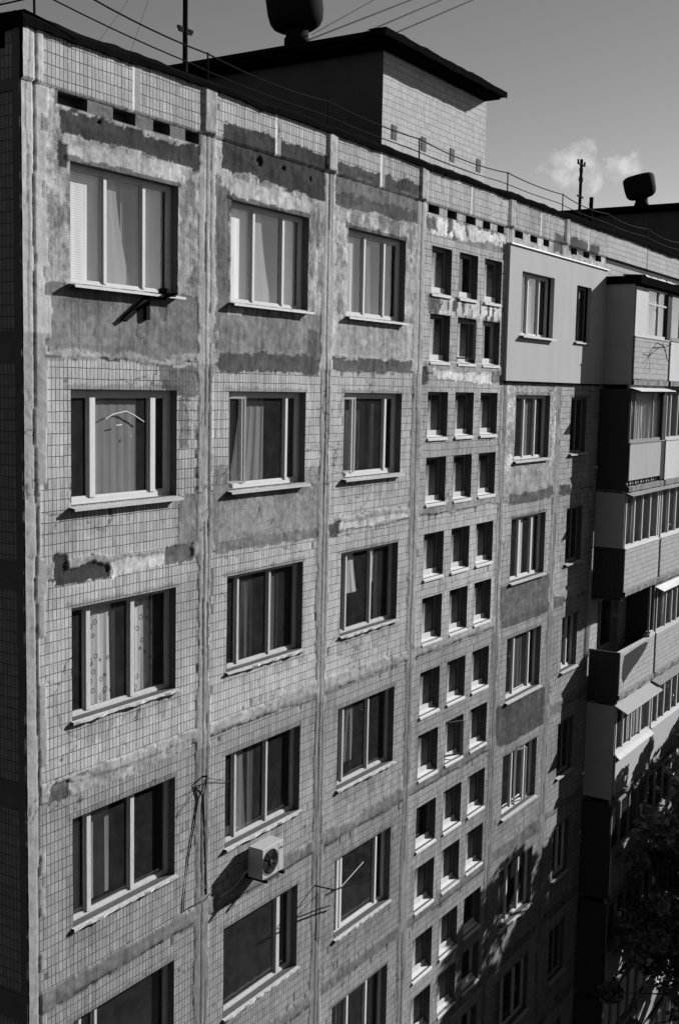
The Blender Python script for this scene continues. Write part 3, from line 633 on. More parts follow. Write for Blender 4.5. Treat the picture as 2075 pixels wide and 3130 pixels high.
# the insulated box over bays five and six of the top storey
ib = (14.14, XR, -.37, 2.575)
io = [(14.82, 16.7, .66, 2.06), (18.15, 19.16, .67, 2.03)]
mb = MB(); plain_wall(mb, ib[0], ib[1], ib[2], ib[3], -.08, io, D=.1)
mb.quad((ib[0], -.08, ib[2]), (ib[0], -.08, ib[3]), (ib[0], .0, ib[3]), (ib[0], 0, ib[2]))
mb.quad((ib[0], -.08, ib[2]), (ib[0], 0, ib[2]), (ib[1], 0, ib[2]), (ib[1], -.08, ib[2]))
B(mb, 'insulation_panel', m_ins)
mb = MB().box(ib[0] - .02, ib[1], -.12, -.0, ib[3], ib[3] + .03); B(mb, 'top_flashing', m_steel)
mb = MB().box(ib[0], ib[1] - .1, -.076, .01, ib[2] - .03, ib[2] - .003); B(mb, 'panel_edge', m_felt)
P = window(14.82, 16.7, .66, 2.06, [15.50, 16.15], base=-.05, frame_y=.13, sillout=.13, cur_=[(15.5, 16.0, 'g', dict(fold=.01)), (14.8, 15.3, 'k')])
P = window(18.15, 19.16, .67, 2.03, [18.7], base=-.05, frame_y=.13, style='grey', sillout=.08, cur_=[(18.15, 18.5, 'k')])

# ---------------------------------------------------------------- balconies
YB = -.85
def sheet_corr(mb, x, y0, y1, z0, z1, n=12, amp=.012):
    prev = None
    for i in range(n * 4 + 1):
        yy = y0 + (y1 - y0) * i / (n * 4); xx = x - amp * math.sin(i * math.pi / 2) - .012
        k = len(mb.v); mb.v += [(xx, yy, z0), (xx, yy, z1)]
        if prev is not None: mb.f.append((prev, k, k + 1, prev + 1))
        prev = k
def balcony(x0, x1, k, sp, label=None):
    zf = seam(k); w = x1 - x0; P = PE('balcony', x0, 0, zf)
    if label: P['label'] = label
    y = YB; h = 2.8; rail = sp.get('rail', 1.12); top = sp.get('top', 2.5)
    MB().box(-.0, w, y + .015, -.02, -.17, -.01).build('slab', m_conc, P)
    side = sp.get('side', 'flat')
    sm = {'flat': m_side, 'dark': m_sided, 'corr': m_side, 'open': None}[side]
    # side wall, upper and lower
    s = MB()
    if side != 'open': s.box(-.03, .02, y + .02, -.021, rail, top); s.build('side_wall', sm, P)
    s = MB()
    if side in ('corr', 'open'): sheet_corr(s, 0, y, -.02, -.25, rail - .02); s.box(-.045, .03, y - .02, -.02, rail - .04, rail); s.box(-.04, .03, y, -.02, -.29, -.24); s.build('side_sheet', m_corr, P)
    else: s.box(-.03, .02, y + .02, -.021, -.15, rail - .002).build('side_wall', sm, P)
    s = MB().box(w - .04, w, y + .04, -.021, 0, top).build('side_wall', m_sided if side == 'open' else m_side, P)  # inner wall of the open balcony coloured dark as shade
    # front panel
    pt = sp.get('panel', 'tile'); pm = {'tile': m_tile, 'metal': m_panel, 'white': m_panelw, 'render': m_ins}[pt]
    g = .03
    f = MB(); f.box(g, w - g, y - .03, y + .0, -.02 if pt != 'metal' else .12, rail - .03).build('front_panel', pm, P)
    if pt == 'metal':
        f = MB()
        for i in range(7): f.box(.1 + i * (w - .3) / 6, .16 + i * (w - .3) / 6, y - .02, y + .02, -.02, .11)
        f.box(.02, w - .02, y - .01, y + .02, -.04, .0); f.build('panel_posts', m_black, P)
        MB().box(.05, w - .05, y + .04, y + .06, .0, .1).build('gap_board', m_panelw, P)
    if sp.get('hole'):
        f = MB(); pts = [(.22, .72), (.35, .98), (1.2, 1.02), (2.1, 1.05), (2.4, .98), (2.15, .82), (1.6, .62), (.9, .42), (.35, .22), (.2, .4)]
        n = len(f.v); f.v += [(a, y - .033, b_) for a, b_ in pts]; f.f.append(tuple(range(len(pts)))); f.build('bare_patch', gm('bare_dark_patch', .04, .9, .5, 7, .4), P)
    # ragged concrete lip
    lip = MB(); n = 14; prev = None
    for i in range(n + 1):
        xx = w * i / n; o = .05 + .05 * random.random(); zz = -.03 - .03 * random.random()
        q = len(lip.v); lip.v += [(xx, y + .02, zz + .02), (xx, y - o, zz), (xx, y - o + .01, -.17), (xx, y + .04, -.18)]
        if prev is not None:
            for j in range(3): lip.f.append((prev + j, q + j, q + j + 1, prev + j + 1))
        prev = q
    lip.build('slab_edge', m_conc, P)
    # glazing
    gz = sp.get('glaze', 'pvc')
    if gz != 'none':
        fm = {'pvc': m_pvc, 'wood': m_wood, 'dark': m_woodd}[gz]; ms = sp.get('mull', [w * .25, w * .5, w * .75]); xl = sp.get('gx0', .03)
        f = MB(); a0, a1 = xl, w - g; zb, zt = rail, top - .03; t = .05
        f.box(a0, a0 + t, y, y + .05, zb, zt).box(a1 - t, a1, y, y + .05, zb, zt).box(a0 + t, a1 - t, y + .001, y + .05, zb, zb + t * 1.6).box(a0 + t, a1 - t, y + .001, y + .05, zt - t, zt)
        for m in ms: f.box(m - .03, m + .03, y - .008, y + .045, zb + t * 1.6, zt - t)
        if sp.get('transom'): f.box(a0 + t, a1 - t, y - .003, y + .04, zt - .42, zt - .37)
        f.box(0, w, y - .05, y + .0, zb - .03, zb - .002)
        f.build('frame', fm, P)
        MB().quad((a0 + t, y + .03, zb), (a1 - t, y + .03, zb), (a1 - t, y + .03, zt), (a0 + t, y + .03, zt)).build('pane', m_glass, P)
        if sp.get('blank'): MB().box(.03, sp['blank'], y - .01, y + .02, rail, top - .05).build('blank_panel', m_panelw, P)
        for (u0, u1, tone, kw) in sp.get('cur', []): curtain(P, u0, u1, rail + .03, top - .1, y + kw.get('dy', .14), tone, fold=kw.get('fold', .03), seed=k + int(u0 * 10))
        if side != 'open' and sp.get('sidewin') is None: pass
    ep = sp.get('endstrip')
    if ep: MB().box(w - ep, w - .01, y - .035, y + .06, .02 if k else rail, top).build('dark_end_strip', m_sided, P)  # stands in for the shaded gap on the top storey; dark post below
    # ceiling / roof / awning
    aw = sp.get('awning')
    if aw:
        o, mt, dz = aw; mt = {'steel': m_steel, 'white': m_side, 'felt': m_felt, 'conc': m_conc}[mt]
        MB().hexa([(-.08, y - o, top + .0 - dz), (w + .02, y - o, top + .02 - dz), (w + .02, y + .05, top + .03), (-.08, y + .05, top + .03), (-.08, y - o, top + .015 - dz), (w + .02, y - o, top + .035 - dz), (w + .02, y + .05, top + .05), (-.08, y + .05, top + .05)]).build('awning', mt, P)
    if k == 0:
        MB().box(-.12, w, y - .16, -.02, top, top + .2).build('roof', m_felt, P)
        f = MB(); prev = None
        for i in range(20):
            xx = .3 + (w - .5) * i / 19; q = len(f.v); zz = top + .24 + .05 * random.random(); f.v += [(xx, y - .17, top + .2), (xx, y - .12, zz - .02), (xx, -.3, zz + .02)]
            if prev is not None:
                for j in range(2): f.f.append((prev + j, q + j, q + j + 1, prev + j + 1))
            prev = q
        f.build('roof_sheet', m_panelw, P)
    elif sp.get('header', True): MB().box(.0, w, y + .03, y + .1, top - .02, h - .17).build('header', m_woodd if gz != 'pvc' else m_side, P)
    # sill strip in tin
    if sp.get('tin'): MB().hexa([(-.02, y - .16, rail - .12), (w - .02, y - .16, rail - .12), (w - .02, y - .03, rail - .02), (-.02, y - .03, rail - .02), (-.02, y - .16, rail - .11), (w - .02, y - .16, rail - .11), (w - .02, y - .03, rail - .008), (-.02, y - .03, rail - .008)]).build('tin_sill', m_panelw, P)
    if sp.get('extra'): sp['extra'](P, w)
    return P
def tripod(P, w):
    mb = MB(); c = (1.75, YB - .28, .86)
    for d in ((-.35, .22, -.02), (.4, .2, .06), (.1, .25, .14)): mb.tube([c, (c[0] + d[0], c[1] + d[1], c[2] + d[2])], .012, 5)
    for d in ((-.3, -.1, -.12), (-.15, -.12, -.32), (.2, -.05, -.38), (-.42, -.05, .08), (.3, -.1, .1)): mb.tube([c, (c[0] + d[0], c[1] + d[1], c[2] + d[2])], .009, 5)
    mb.build('clothes_bracket', m_black, P)
def rubble(P, w):
    MB().box(2.45, 2.95, YB - .04, YB + .12, 1.13, 1.2).box(2.55, 2.85, YB - .03, YB + .1, 1.2, 1.26).build('board', m_panelw, P)
    MB().box(2.5, 2.55, YB + .0, YB + .05, 1.13, 2.6).box(2.9, 2.95, YB, YB + .05, 1.12, 2.6).build('post', m_woodd, P)
    MB().box(-.0, w, YB - .03, YB + .07, 1.09, 1.125).build('rail', m_sillc, P)
A = [
 dict(panel='tile', glaze='wood', mull=[1.95], blank=1.0, transom=True, gx0=1.0, cur=[(1.05, 1.9, 'l', {}), (2.0, 2.7, 'l', {})], rail=1.1, top=2.42, extra=tripod, endstrip=.3),
 dict(side='dark', panel='metal', glaze='dark', mull=[.35, 1.9], cur=[(.1, .42, 'g', dict(dy=.1)), (.45, 2.6, 'w', dict(fold=.05))], endstrip=.3, awning=(.28, 'steel', .06), top=2.52),
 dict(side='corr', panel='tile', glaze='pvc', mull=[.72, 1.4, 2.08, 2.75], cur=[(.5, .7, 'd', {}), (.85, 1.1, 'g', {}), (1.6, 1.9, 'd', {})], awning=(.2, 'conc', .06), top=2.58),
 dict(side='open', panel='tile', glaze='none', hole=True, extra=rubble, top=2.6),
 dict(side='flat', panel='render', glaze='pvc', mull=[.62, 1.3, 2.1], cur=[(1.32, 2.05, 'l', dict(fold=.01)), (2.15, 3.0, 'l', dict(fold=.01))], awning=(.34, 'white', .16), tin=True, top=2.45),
 dict(side='dark', panel='tile', glaze='dark'), dict(side='dark', panel='metal', glaze='dark', cur=[(.4, 1.2, 'd', {})]),  # from here down, dark sides are chosen to deepen the shade
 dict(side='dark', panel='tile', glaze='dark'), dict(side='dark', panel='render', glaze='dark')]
Bc = [
 dict(panel='white', glaze='dark', mull=[1.0, 2.0], side='flat', top=2.42), dict(panel='white', glaze='wood', mull=[.4, 1.1, 2.0], top=2.5, awning=(.1, 'felt', .04)),
 dict(panel='tile', glaze='pvc', mull=[.7, 1.4, 2.1], cur=[(.2, .6, 'g', {}), (.9, 1.3, 'l', {})], awning=(.2, 'conc', .05), top=2.58),
 dict(panel='tile', glaze='wood', mull=[.9, 1.5, 2.0], cur=[(1.0, 1.45, 'l', {})], awning=(.22, 'steel', .08), top=2.45, side='dark'),
 dict(panel='render', glaze='pvc', mull=[.55, 1.2, 1.9, 2.5], cur=[(.1, .5, 'k', {})], awning=(.25, 'conc', .08), top=2.5),
 dict(panel='tile', glaze='pvc'), dict(panel='render', glaze='pvc', tin=True, cur=[(.5, 1.2, 'g', {})]), dict(panel='metal', glaze='pvc', tin=True), dict(panel='tile', glaze='wood')]
for k in range(9):
    balcony(XR, 23.3, k, A[k]); balcony(23.42, 26.5, k, Bc[k]); balcony(26.62, 29.7, k, Bc[(k + 3) % 9])
# interior front of the open balcony
mb = MB()
for i, x in enumerate((20.02, 20.1, 20.2)):
    mb.tube([(x, -.03, seam(2) + .5), (x + .01, -.035, -7.0), (x - .02, -.03, -7.7)], .014, 5)
B(mb, 'cables', m_sill)

# ---------------------------------------------------------------- lift penthouses on the roof
def penthouse(x0, ax, lab):
    P = PE('lift_penthouse', x0, 2, 3.5)
    if lab: P['label'] = lab
    w = 4.96; d = 6.0; h = 2.88
    MB().quad((0, 0, 0), (w, 0, 0), (w, 0, h), (0, 0, h)).build('wall', m_pt, P); MB().quad((w, d, 0), (0, d, 0), (0, d, h), (w, d, h)).build('rear_wall', m_pt, P)
    MB().quad((0, d, 0), (0, 0, 0), (0, 0, h), (0, d, h)).build('side_wall', m_pts, P); MB().quad((w, 0, 0), (w, d, 0), (w, d, h), (w, 0, h)).build('side_wall', m_pts, P)
    r = MB(); n = 24; 
    for (a, b_, c, e) in ((-.8, w + .02, -.5, d + .3),):
        r.box(a, b_, c, e, h + .06, h + .16)
        r.box(a + .12, b_ - .1, c + .1, e, h + .0, h + .06)
        prev = None
        for i in range(n + 1):
            xx = a - .02 + (b_ - a + .04) * i / n; zt = h + .17 + .035 * random.random(); q = len(r.v)
            r.v += [(xx, c - .02, h + .05 - .03 * random.random()), (xx, c - .03, zt), (xx, c + .4, zt + .01)]
            if prev is not None:
                for j in range(2): r.f.append((prev + j, q + j, q + j + 1, prev + j + 1))
            prev = q
    r.build('roof', m_felt, P)
    for u, z in ((.4, 1.17), (1.72, 1.17), (3.1, 1.17), (4.5, 1.17)):
        v = MB(); v.box(u, u + .22, -.012, .0, z, z + .3)
        for j in range(5): v.box(u + .02, u + .2, -.018, -.012, z + .03 + .055 * j, z + .055 + .055 * j)
        v.build('vent_grille', m_grille, P)
    return P
def big_tile(name, tone, axis, dk):
    m, nt, b, _ = nmat(name); tile_nodes(nt, b, tone, axis, dark=dk); return m
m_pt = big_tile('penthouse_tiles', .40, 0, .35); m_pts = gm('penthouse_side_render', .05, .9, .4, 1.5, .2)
penthouse(12.08, None, 'nearer lift penthouse'); penthouse(35.58, None, 'farther lift penthouse')

# ---------------------------------------------------------------- things on the roof and facade
def roof_vent(x, y, label, tilt):    # fat neck, rounded drum
    t = tag(empty('roof_vent', (x, y, 6.56)), label, 'roof vent', 'mushroom vents on the lift penthouses')
    MB().lathe([(.27, 0), (.27, .12), (.24, .14), (.24, .5)], (0, 0, 0)).build('neck', m_black, t, True)
    M = Matrix.Rotation(tilt, 4, Vector((.84, .53, -.1)))
    MB().lathe([(.2, -.07), (.40, -.04), (.50, .02), (.56, .12), (.59, .3), (.60, .66), (.57, .76), (.48, .82), (.1, .86)], (0, 0, .36), M, 36).build('drum', m_black, t, True)
    return t
v1 = roof_vent(11.45, 3.75, 'big black drum-shaped vent on the nearer penthouse roof, cut by the top edge', -.13); 
v2 = roof_vent(35.25, 4.07, 'small black drum-shaped vent on the far penthouse at right, beside the cloud', -.24)

def mast(x, y, z0, z1, bars, label, r=.045, guys=()):
    t = tag(empty('radio_mast', (x, y, z0)), label, 'mast', 'masts standing on the roof')
    MB().tube([(0, 0, 0), (0, 0, z1 - z0)], r, 8).tube([(0, 0, 0), (0, 0, .9)], r * 1.7, 8).build('pole', m_black, t)
    for bz, l, ins in bars:
        b_ = MB().box(-l, l, -.02, .02, bz - z0 - .025, bz - z0 + .025)
        if ins:
            for s in (-1, 1): b_.tube([(s * (l - .02), 0, bz - z0), (s * (l - .02), 0, bz - z0 + .12)], .03, 6)
        b_.build('crossbar', m_black, t)
    return t
mast(6.94, 3, 3.52, 8.2, [(5.56, .17, False), (5.6, .2, False)], 'tall black mast with one crossbar near the left, running out of the top')
mast(26.05, 3, 3.52, 6.66, [(6.5, .3, True), (6.27, .1, True), (5.99, .12, True), (5.52, .24, False)], 'short mast with four crossbars in front of the small cloud', r=.05)
t = tag(empty('pipe_stub', (28.38, 3.5, 3.52)), 'short dark pipe standing on the roof right of the far mast', 'pipe')
MB().tube([(0, 0, 0), (0, 0, 2.35)], .07, 8).tube([(0, 0, 2.0), (-.2, 0, 2.1)], .02, 6).build('pipe', m_black, t)

# railing: posts and sagging wires
t = tag(empty('roof_railing', (.74, .1, 3.6)), 'thin wire railing on posts along the roof edge', 'railing')
px = [.74, 4.0, 7.15, 10.27, 14.27, 17.45, 20.6, 23.9, 27.2, 30.5, 33.8]; tops = [4.2, 4.1, 4.11, 4.09, 4.12, 4.13, 4.1, 4.12, 4.1, 4.1, 4.1]
for x, z in zip(px, tops): MB().tube([(x - .74, 0, 0), (x - .74 - .01, 0, z - 3.6)], .017 if x < 4 else .014, 6).build('post', m_black, t)
def sag(p, q, s, n=8):
    p, q = Vector(p), Vector(q); return [tuple(p.lerp(q, i / n) - Vector((0, 0, s * 4 * (i / n) * (1 - i / n)))) for i in range(n + 1)]
up = []; lo = []
for a, b_, za, zb in zip(px, px[1:], tops, tops[1:]):
    s = random.uniform(.02, .1); up += sag((a - .74, 0, za - 3.6 - .02 + (.14 if a < 1 else 0)), (b_ - .74, 0, zb - 3.6 - .02), s)[:-1]
    lo += sag((a - .74, 0, za - 3.86 + (.08 if a < 1 else 0)), (b_ - .74, 0, zb - 3.84), s * .5)[:-1]
MB().tube(up, .012, 5).build('wire', m_black, t); MB().tube(lo, .010, 5).build('wire', m_black, t)
MB().tube(sag((0, 0, .34), (-.1, 6, .42), .03), .011, 5).build('wire', m_black, t)
# aerial wires across the sky
for i, (p, q) in enumerate((((11.9, 4.5, 6.92), (25.367, 9, 12.808)), ((12.6, 4.5, 6.95), (30.667, 9, 14.631)), ((14.0, 4.5, 7.3), (31.687, 9, 14.741)), ((15.5, 4.5, 7.67), (36.204, 9, 16.369)))):
    P0, Q0 = Vector(((14.213, 14.313, 16.561, 17.279)[i], 4.5, (7.928, 7.783, 8.503, 8.508)[i])), Vector(q); d = (Q0 - P0)
    tt = (6.75 - P0.z) / d.z; st = P0 + d * max(tt, -.6); en = P0 + d * 2.2
    t = tag(empty('overhead_cable', tuple(st)), 'thin black overhead cable rising from the nearer penthouse roof to the upper right', 'cable', 'overhead cables above the penthouse')
    MB().tube([(0, 0, 0), tuple(en - st)], .021 if i else .012, 5).build('cable_line', m_cable, t)
t = tag(empty('antenna', (4.4, 6.0, 3.52)), 'faint thin wire antenna on a slim pole behind the roof edge at top left', 'antenna')
MB().tube([(0, 0, 0), (0, 0, 1.9)], .008, 5).build('pole', m_woodd, t)
MB().tube([(0, 0, 1.85), (2.53, -3, 4.2)], .004, 4).tube([(0, 0, 1.6), (-2.5, 1, .2)], .004, 4).tube([(2.4, -1, .1), (2.53, -3, 4.4)], .004, 4).tube([(.8, -1, .1), (2.53, -3, 3.9)], .004, 4).build('guy_wire', m_woodd, t)

# air conditioner under the second column's fourth window
t = tag(empty('air_conditioner', (5.2, -.24, -8.37)), 'white outdoor air conditioner unit on the tiled wall', 'air conditioner')
w, y0, y1, h = .29, -.14, .14, .5
body = MB().box(-w, w, y0, y1, 0, h); o = body.build('body', m_ac, t)  # flat shaded
bm_ = o.modifiers.new('bevel', 'BEVEL'); bm_.width = .008; bm_.segments = 1
cx, cz, r = -.08, .25, .2
g = MB()
for rr in (.2, .165, .13, .095, .06): g.tube([(cx + rr * math.cos(a), y0 - .012, cz + rr * math.sin(a)) for a in np.linspace(0, 2 * math.pi, 33)], .0045, 4)
for a in np.linspace(0, 2 * math.pi, 13)[:-1]: g.tube([(cx + .03 * math.cos(a), y0 - .014, cz + .03 * math.sin(a)), (cx + .2 * math.cos(a), y0 - .012, cz + .2 * math.sin(a))], .004, 4)
g.build('fan_guard', m_black, t)
f = MB(); n = 32; f.v += [(cx + .2 * math.cos(2 * math.pi * i / n), y0 - .004, cz + .2 * math.sin(2 * math.pi * i / n)) for i in range(n)]; f.f.append(tuple(range(n))); f.build('fan_recess', m_grille, t)
f = MB(); f.lathe([(.04, 0), (.04, .012), (.01, .02)], (cx, y0 - .008, cz), Matrix.Rotation(math.pi / 2, 4, 'X'), 14)
for i in range(3):
    a = i * 2 * math.pi / 3; f.quad(*[(cx + rr * math.cos(a + da), y0 - .008, cz + rr * math.sin(a + da)) for rr, da in ((.04, 0), (.17, -.1), (.18, .65), (.04, .5))])
f.build('fan', m_sash, t)
MB().box(.14, .145, y0 - .003, y0, .02, h - .02).box(.18, .26, y0 - .004, y0, .37, .4).build('cover_seam', m_grille, t)
MB().box(-w + .03, -w + .07, y0 - .06, .24, -.045, -.004).box(w - .09, w - .05, y0 - .06, .24, -.045, -.004).build('wall_bracket', m_black, t)
f = MB()
for i in range(9): f.tube([(-w - .01, y1 + .01, .12 + i * .03), (-w - .01, y0 + .02, .12 + i * .03)], .003, 4)
f.tube([(-w + .02, y1, .1), (-w - .02, .2, .05), (-w - .05, .22, -.02), (-w - .3, .225, -.12), (-w - .62, .225, -.13)], .013, 6); f.build('pipe', m_sill, t)

# cable looped from a hook on the seam between first and second columns
t = tag(empty('slack_cable', (3.85, 0, -6.45)), 'black slack cable looped from a hook on the wall seam left of the air conditioner', 'cable')
MB().tube([(0, 0, 0), (0, -.11, .03)], .014, 6).build('hook', m_black, t)
f = MB(); f.tube([(0, -.10, 0), (-.1, -.016, -.32), (-.2, -.014, -.75), (-.32, -.014, -1.2), (-.41, -.014, -1.75), (-.42, -.016, -1.95), (-.3, -.016, -1.94), (.1, -.014, -1.96), (.2, -.02, -1.9)], .009, 6)
f.tube([(0, -.10, 0), (.03, -.016, -.3), (.06, -.014, -.85), (.09, -.014, -1.4), (.12, -.014, -1.88)], .009, 6)
f.tube([(0, -.10, 0), (-.25, -.03, -.2), (-.6, -.02, -.45)], .005, 5).tube([(0, -.11, 0), (.3, -.04, -.12), (.66, -.02, -.26)], .005, 5)
f.build('cable_line', m_cable, t)
# bracket below the first top window
t = tag(empty('window_bracket', (2.86, 0, .6)), 'black steel bracket hanging from the sill of the top left window', 'bracket')
MB().box(-.03, .03, -.16, -.02, -.05, .1).box(-.32, -.25, -.06, -.003, -.34, .02).hexa([(-.78, -.07, -.36), (-.72, -.07, -.39), (-.72, -.02, -.39), (-.78, -.02, -.36), (-.32, -.07, -.03), (-.25, -.07, -.08), (-.25, -.02, -.08), (-.32, -.02, -.03)]).box(-.05, .0, -.30, -.02, -.02, .03).hexa([(-.03, -.06, -.02), (.03, -.06, -.02), (.03, -.02, -.02), (-.03, -.02, -.02), (-.03, -.34, .03), (.03, -.34, .03), (.03, -.30, .03), (-.03, -.30, .03)]).build('arm', m_black, t)
# clothes-drying rods by the third column
t = tag(empty('drying_rods', (7.0, 0, -9.3)), 'thin black clothes rods sticking out beside the open window of the third column', 'drying rack')
f = MB().tube([(-.02, 0, .0), (.0, -.42, .02)], .012, 6).tube([(-.3, -.42, .03), (.0, -.42, .02), (1.3, -.42, -.22)], .012, 6).tube([(0, -.34, -.02), (1.25, -.34, -.24)], .009, 6); f.build('rod', m_black, t)
MB().tube([(.2, -.42, .0), (.95, -.42, .2)], .009, 5).build('line', m_pvc, t)
f = MB().tube([(.3, -.1, -.1), (.22, -.06, -.4), (.1, -.03, -.55), (.05, -.03, -.9), (.2, -.03, -1.1)], .004, 4).build('loose_cord', m_cable, t)

# ---------------------------------------------------------------- ground
def plane(name, x0, x1, y0, y1, z, mat):
    o = MB().quad((x0, y0, z), (x1, y0, z), (x1, y1, z), (x0, y1, z)).build(name, mat); return tag(o, kind='structure')
m_grass = gm('grass_ground', .035, .95, .4, .6, .3); m_asph = gm('asphalt', .05, .9, .25, 1.5, .3)
plane('ground', -900, 1500, -1500, 900, GZ, m_grass)
plane('road', -200, 300, -17, -12, GZ + .004, m_asph); plane('path', -20, 80, -3, -1.4, GZ + .004, m_asph)
tag(MB().box(-200, 300, -12, -11.85, GZ, GZ + .12).build('kerb', m_conc), kind='structure')

# unseen block added behind the viewpoint to block sky and darken shaded faces
t = tag(empty('sky_blocker_behind', (-9.9, -9, GZ)), 'unseen dark block added behind the viewpoint to hold back sky light', 'building')
mb = MB(); mb.box(-13, 0, -16, 30, 0, 29); mb.build('wall', gm('sky_blocker_wall', .05, .9, .3, 3, .3), t)
for k in range(9):
    for yy in range(-1, 9):
        MB().box(0, .06, yy * 3.3 + .0, yy * 3.3 + 1.6, 1.9 + 2.8 * k, 3.3 + 2.8 * k).build('window', m_sash, t)
MB().box(-13.3, .3, -16.3, 30.3, 29, 29.3).build('roof', m_felt, t)

# out-of-view block added across the yard to block low sky; reflected in panes
t = tag(empty('sky_blocker_opposite', (50, -52, GZ)), 'long grey block added out of view across the yard to hold back low sky light', 'building')
MB().box(-150, 190, -12, 0, 0, 26.5).build('wall', gm('sky_blocker_grey_wall', .14, .9, .2, 1, .1), t)
for k in range(9):
    for xx in range(0, 11): MB().box(xx * 9 - 45, xx * 9 - 40.5, .0, .05, 1.9 + 2.8 * k, 3.4 + 2.8 * k).build('window', m_sash, t)
MB().box(-150.3, 190.3, -12.3, .3, 26.5, 27).build('roof', m_felt, t)

# ---------------------------------------------------------------- trees
m_leaf, nt, b, out = nmat('leaves')
tc = N(nt, 'ShaderNodeTexCoord'); n1 = N(nt, 'ShaderNodeTexNoise'); n1.inputs['Scale'].default_value = 3; nt.links.new(tc.outputs['Object'], n1.inputs['Vector'])
v = mth(nt, 'MULTIPLY_ADD', n1.outputs[0], .26, -.03); cb = N(nt, 'ShaderNodeCombineColor')
for i in range(3): nt.links.new(v, cb.inputs[i])
nt.links.new(cb.outputs[0], b.inputs['Base Color']); b.inputs['Roughness'].default_value = .36
def tree(x, y, top, rad, hgt, nleaf, label, seed, ls=.17):
    r = np.random.default_rng(seed); H = top - GZ; t = tag(empty('tree', (x, y, GZ)), label, 'tree', 'trees growing beside the building')
    f = MB(); f.tube([(0, 0, 0), (.1, 0, H * .3), (-.1, .1, H * .6), (0, 0, H * .93)], [.3, .22, .14, .03], 9)
    cz = H - hgt / 2; clumps = []   # many small clumps leave ragged gaps
    for i in range(95):
        a = r.random() * 6.283; e = math.acos(1 - 2 * r.random()); q = r.random() ** .4
        c = np.array([rad * q * math.cos(a) * math.sin(e), rad * q * math.sin(a) * math.sin(e), hgt / 2 * q * math.cos(e)])
        c[:2] *= 1.0 - .25 * (c[2] / (hgt / 2)); clumps.append((c + [0, 0, cz], r.uniform(.3, .85)))
        if i % 2 == 0:
            z0 = cz - hgt * .45 + (c[2] + hgt / 2) * .5; f.tube([(0, 0, z0), tuple(c * .5 + [0, 0, (cz + z0) / 2]), tuple(c + [0, 0, cz])], [.08, .05, .015], 5)
    for i in range(40):
        a = r.random() * 6.283; zz = r.uniform(-.45, .45) * hgt; q = rad * r.uniform(.8, 1.18) * (1 - .25 * zz / (hgt / 2))
        p = np.array([q * math.cos(a), q * math.sin(a), cz + zz]); clumps.append((p, r.uniform(.16, .34)))
        if p[1] + y < -1.0: f.tube([tuple(p * [.5, .5, 1] - [0, 0, .6]), tuple(p)], [.022, .006], 4)
    f.build('trunk', m_trunk, t)
    ci = r.integers(0, len(clumps), nleaf); cen = np.array([c[0] for c in clumps])[ci]; rr = np.array([c[1] for c in clumps])[ci]
    d = r.normal(size=(nleaf, 3)); d /= np.linalg.norm(d, axis=1)[:, None]; p = cen + d * (rr * r.random(nleaf) ** .45)[:, None] * [1, 1, .75]
    # wall side: leaves stop short of the balconies
    keep = (p[:, 1] + y) < -1.0; p = p[keep]; nleaf = len(p)
    u = r.normal(size=(nleaf, 3)); u /= np.linalg.norm(u, axis=1)[:, None]; w_ = np.cross(u, r.normal(size=(nleaf, 3))); w_ /= np.linalg.norm(w_, axis=1)[:, None]
    s = ls * r.uniform(.6, 1.3, nleaf)[:, None]
    V = np.stack([p - u * s * .5, p + w_ * s * .32, p + u * s * .6, p - w_ * s * .32], 1).reshape(-1, 3)
    me = bpy.data.meshes.new('crown'); me.vertices.add(len(V)); me.vertices.foreach_set('co', V.ravel()); me.loops.add(len(V)); me.loops.foreach_set('vertex_index', np.arange(len(V), dtype=np.int32))
    me.polygons.add(nleaf); me.polygons.foreach_set('loop_start', np.arange(0, nleaf * 4, 4, dtype=np.int32)); me.polygons.foreach_set('loop_total', np.full(nleaf, 4, np.int32)); me.update(); me.materials.append(m_leaf)
    o = bpy.data.objects.new('crown', me); C.objects.link(o); o.parent = t
    return t
tree(23.2, -3.3, -7.4, 3.5, 12, 62000, 'leafy tree at the lower right edge, its leaves in front of the balconies', 5, .19)
tree(26.3, -3.4, -8.0, 3.5, 12, 46000, 'leafy tree farther along the wall, just past the right edge behind the nearer leaves', 8, .2)
tree(38.0, -4.5, -6.2, 3.2, 12, 40000, 'leafy tree farthest along the wall, out past the right edge', 12, .27)
tree(25.2, -6.6, -8.0, 3.4, 12, 36000, 'leafy tree standing away from the wall beyond the path, low at the right', 15, .27)

# ---------------------------------------------------------------- camera
f_, r_, u_ = Vector((0.8401886389723467, 0.5316542440308973, -0.10689628499499375)), Vector((0.536425832247835, -0.8437107730287421, 0.019986444717858737)), Vector((0.0795636690896884, 0.07413431242803505, 0.9940692763996931))
cam = bpy.data.cameras.new('camera'); co = bpy.data.objects.new('camera', cam); C.objects.link(co)
M = Matrix((r_, u_, -f_)).transposed().to_4x4(); M.translation = Vector((-9.344, -10.702, -.594)); co.matrix_world = M
cam.sensor_fit = 'VERTICAL'; cam.sensor_height = 36; cam.lens = 3538 / 3130 * 36; cam.clip_end = 4000; cam.clip_start = .1
sc.camera = co
sc.cycles.diffuse_bounces = 2

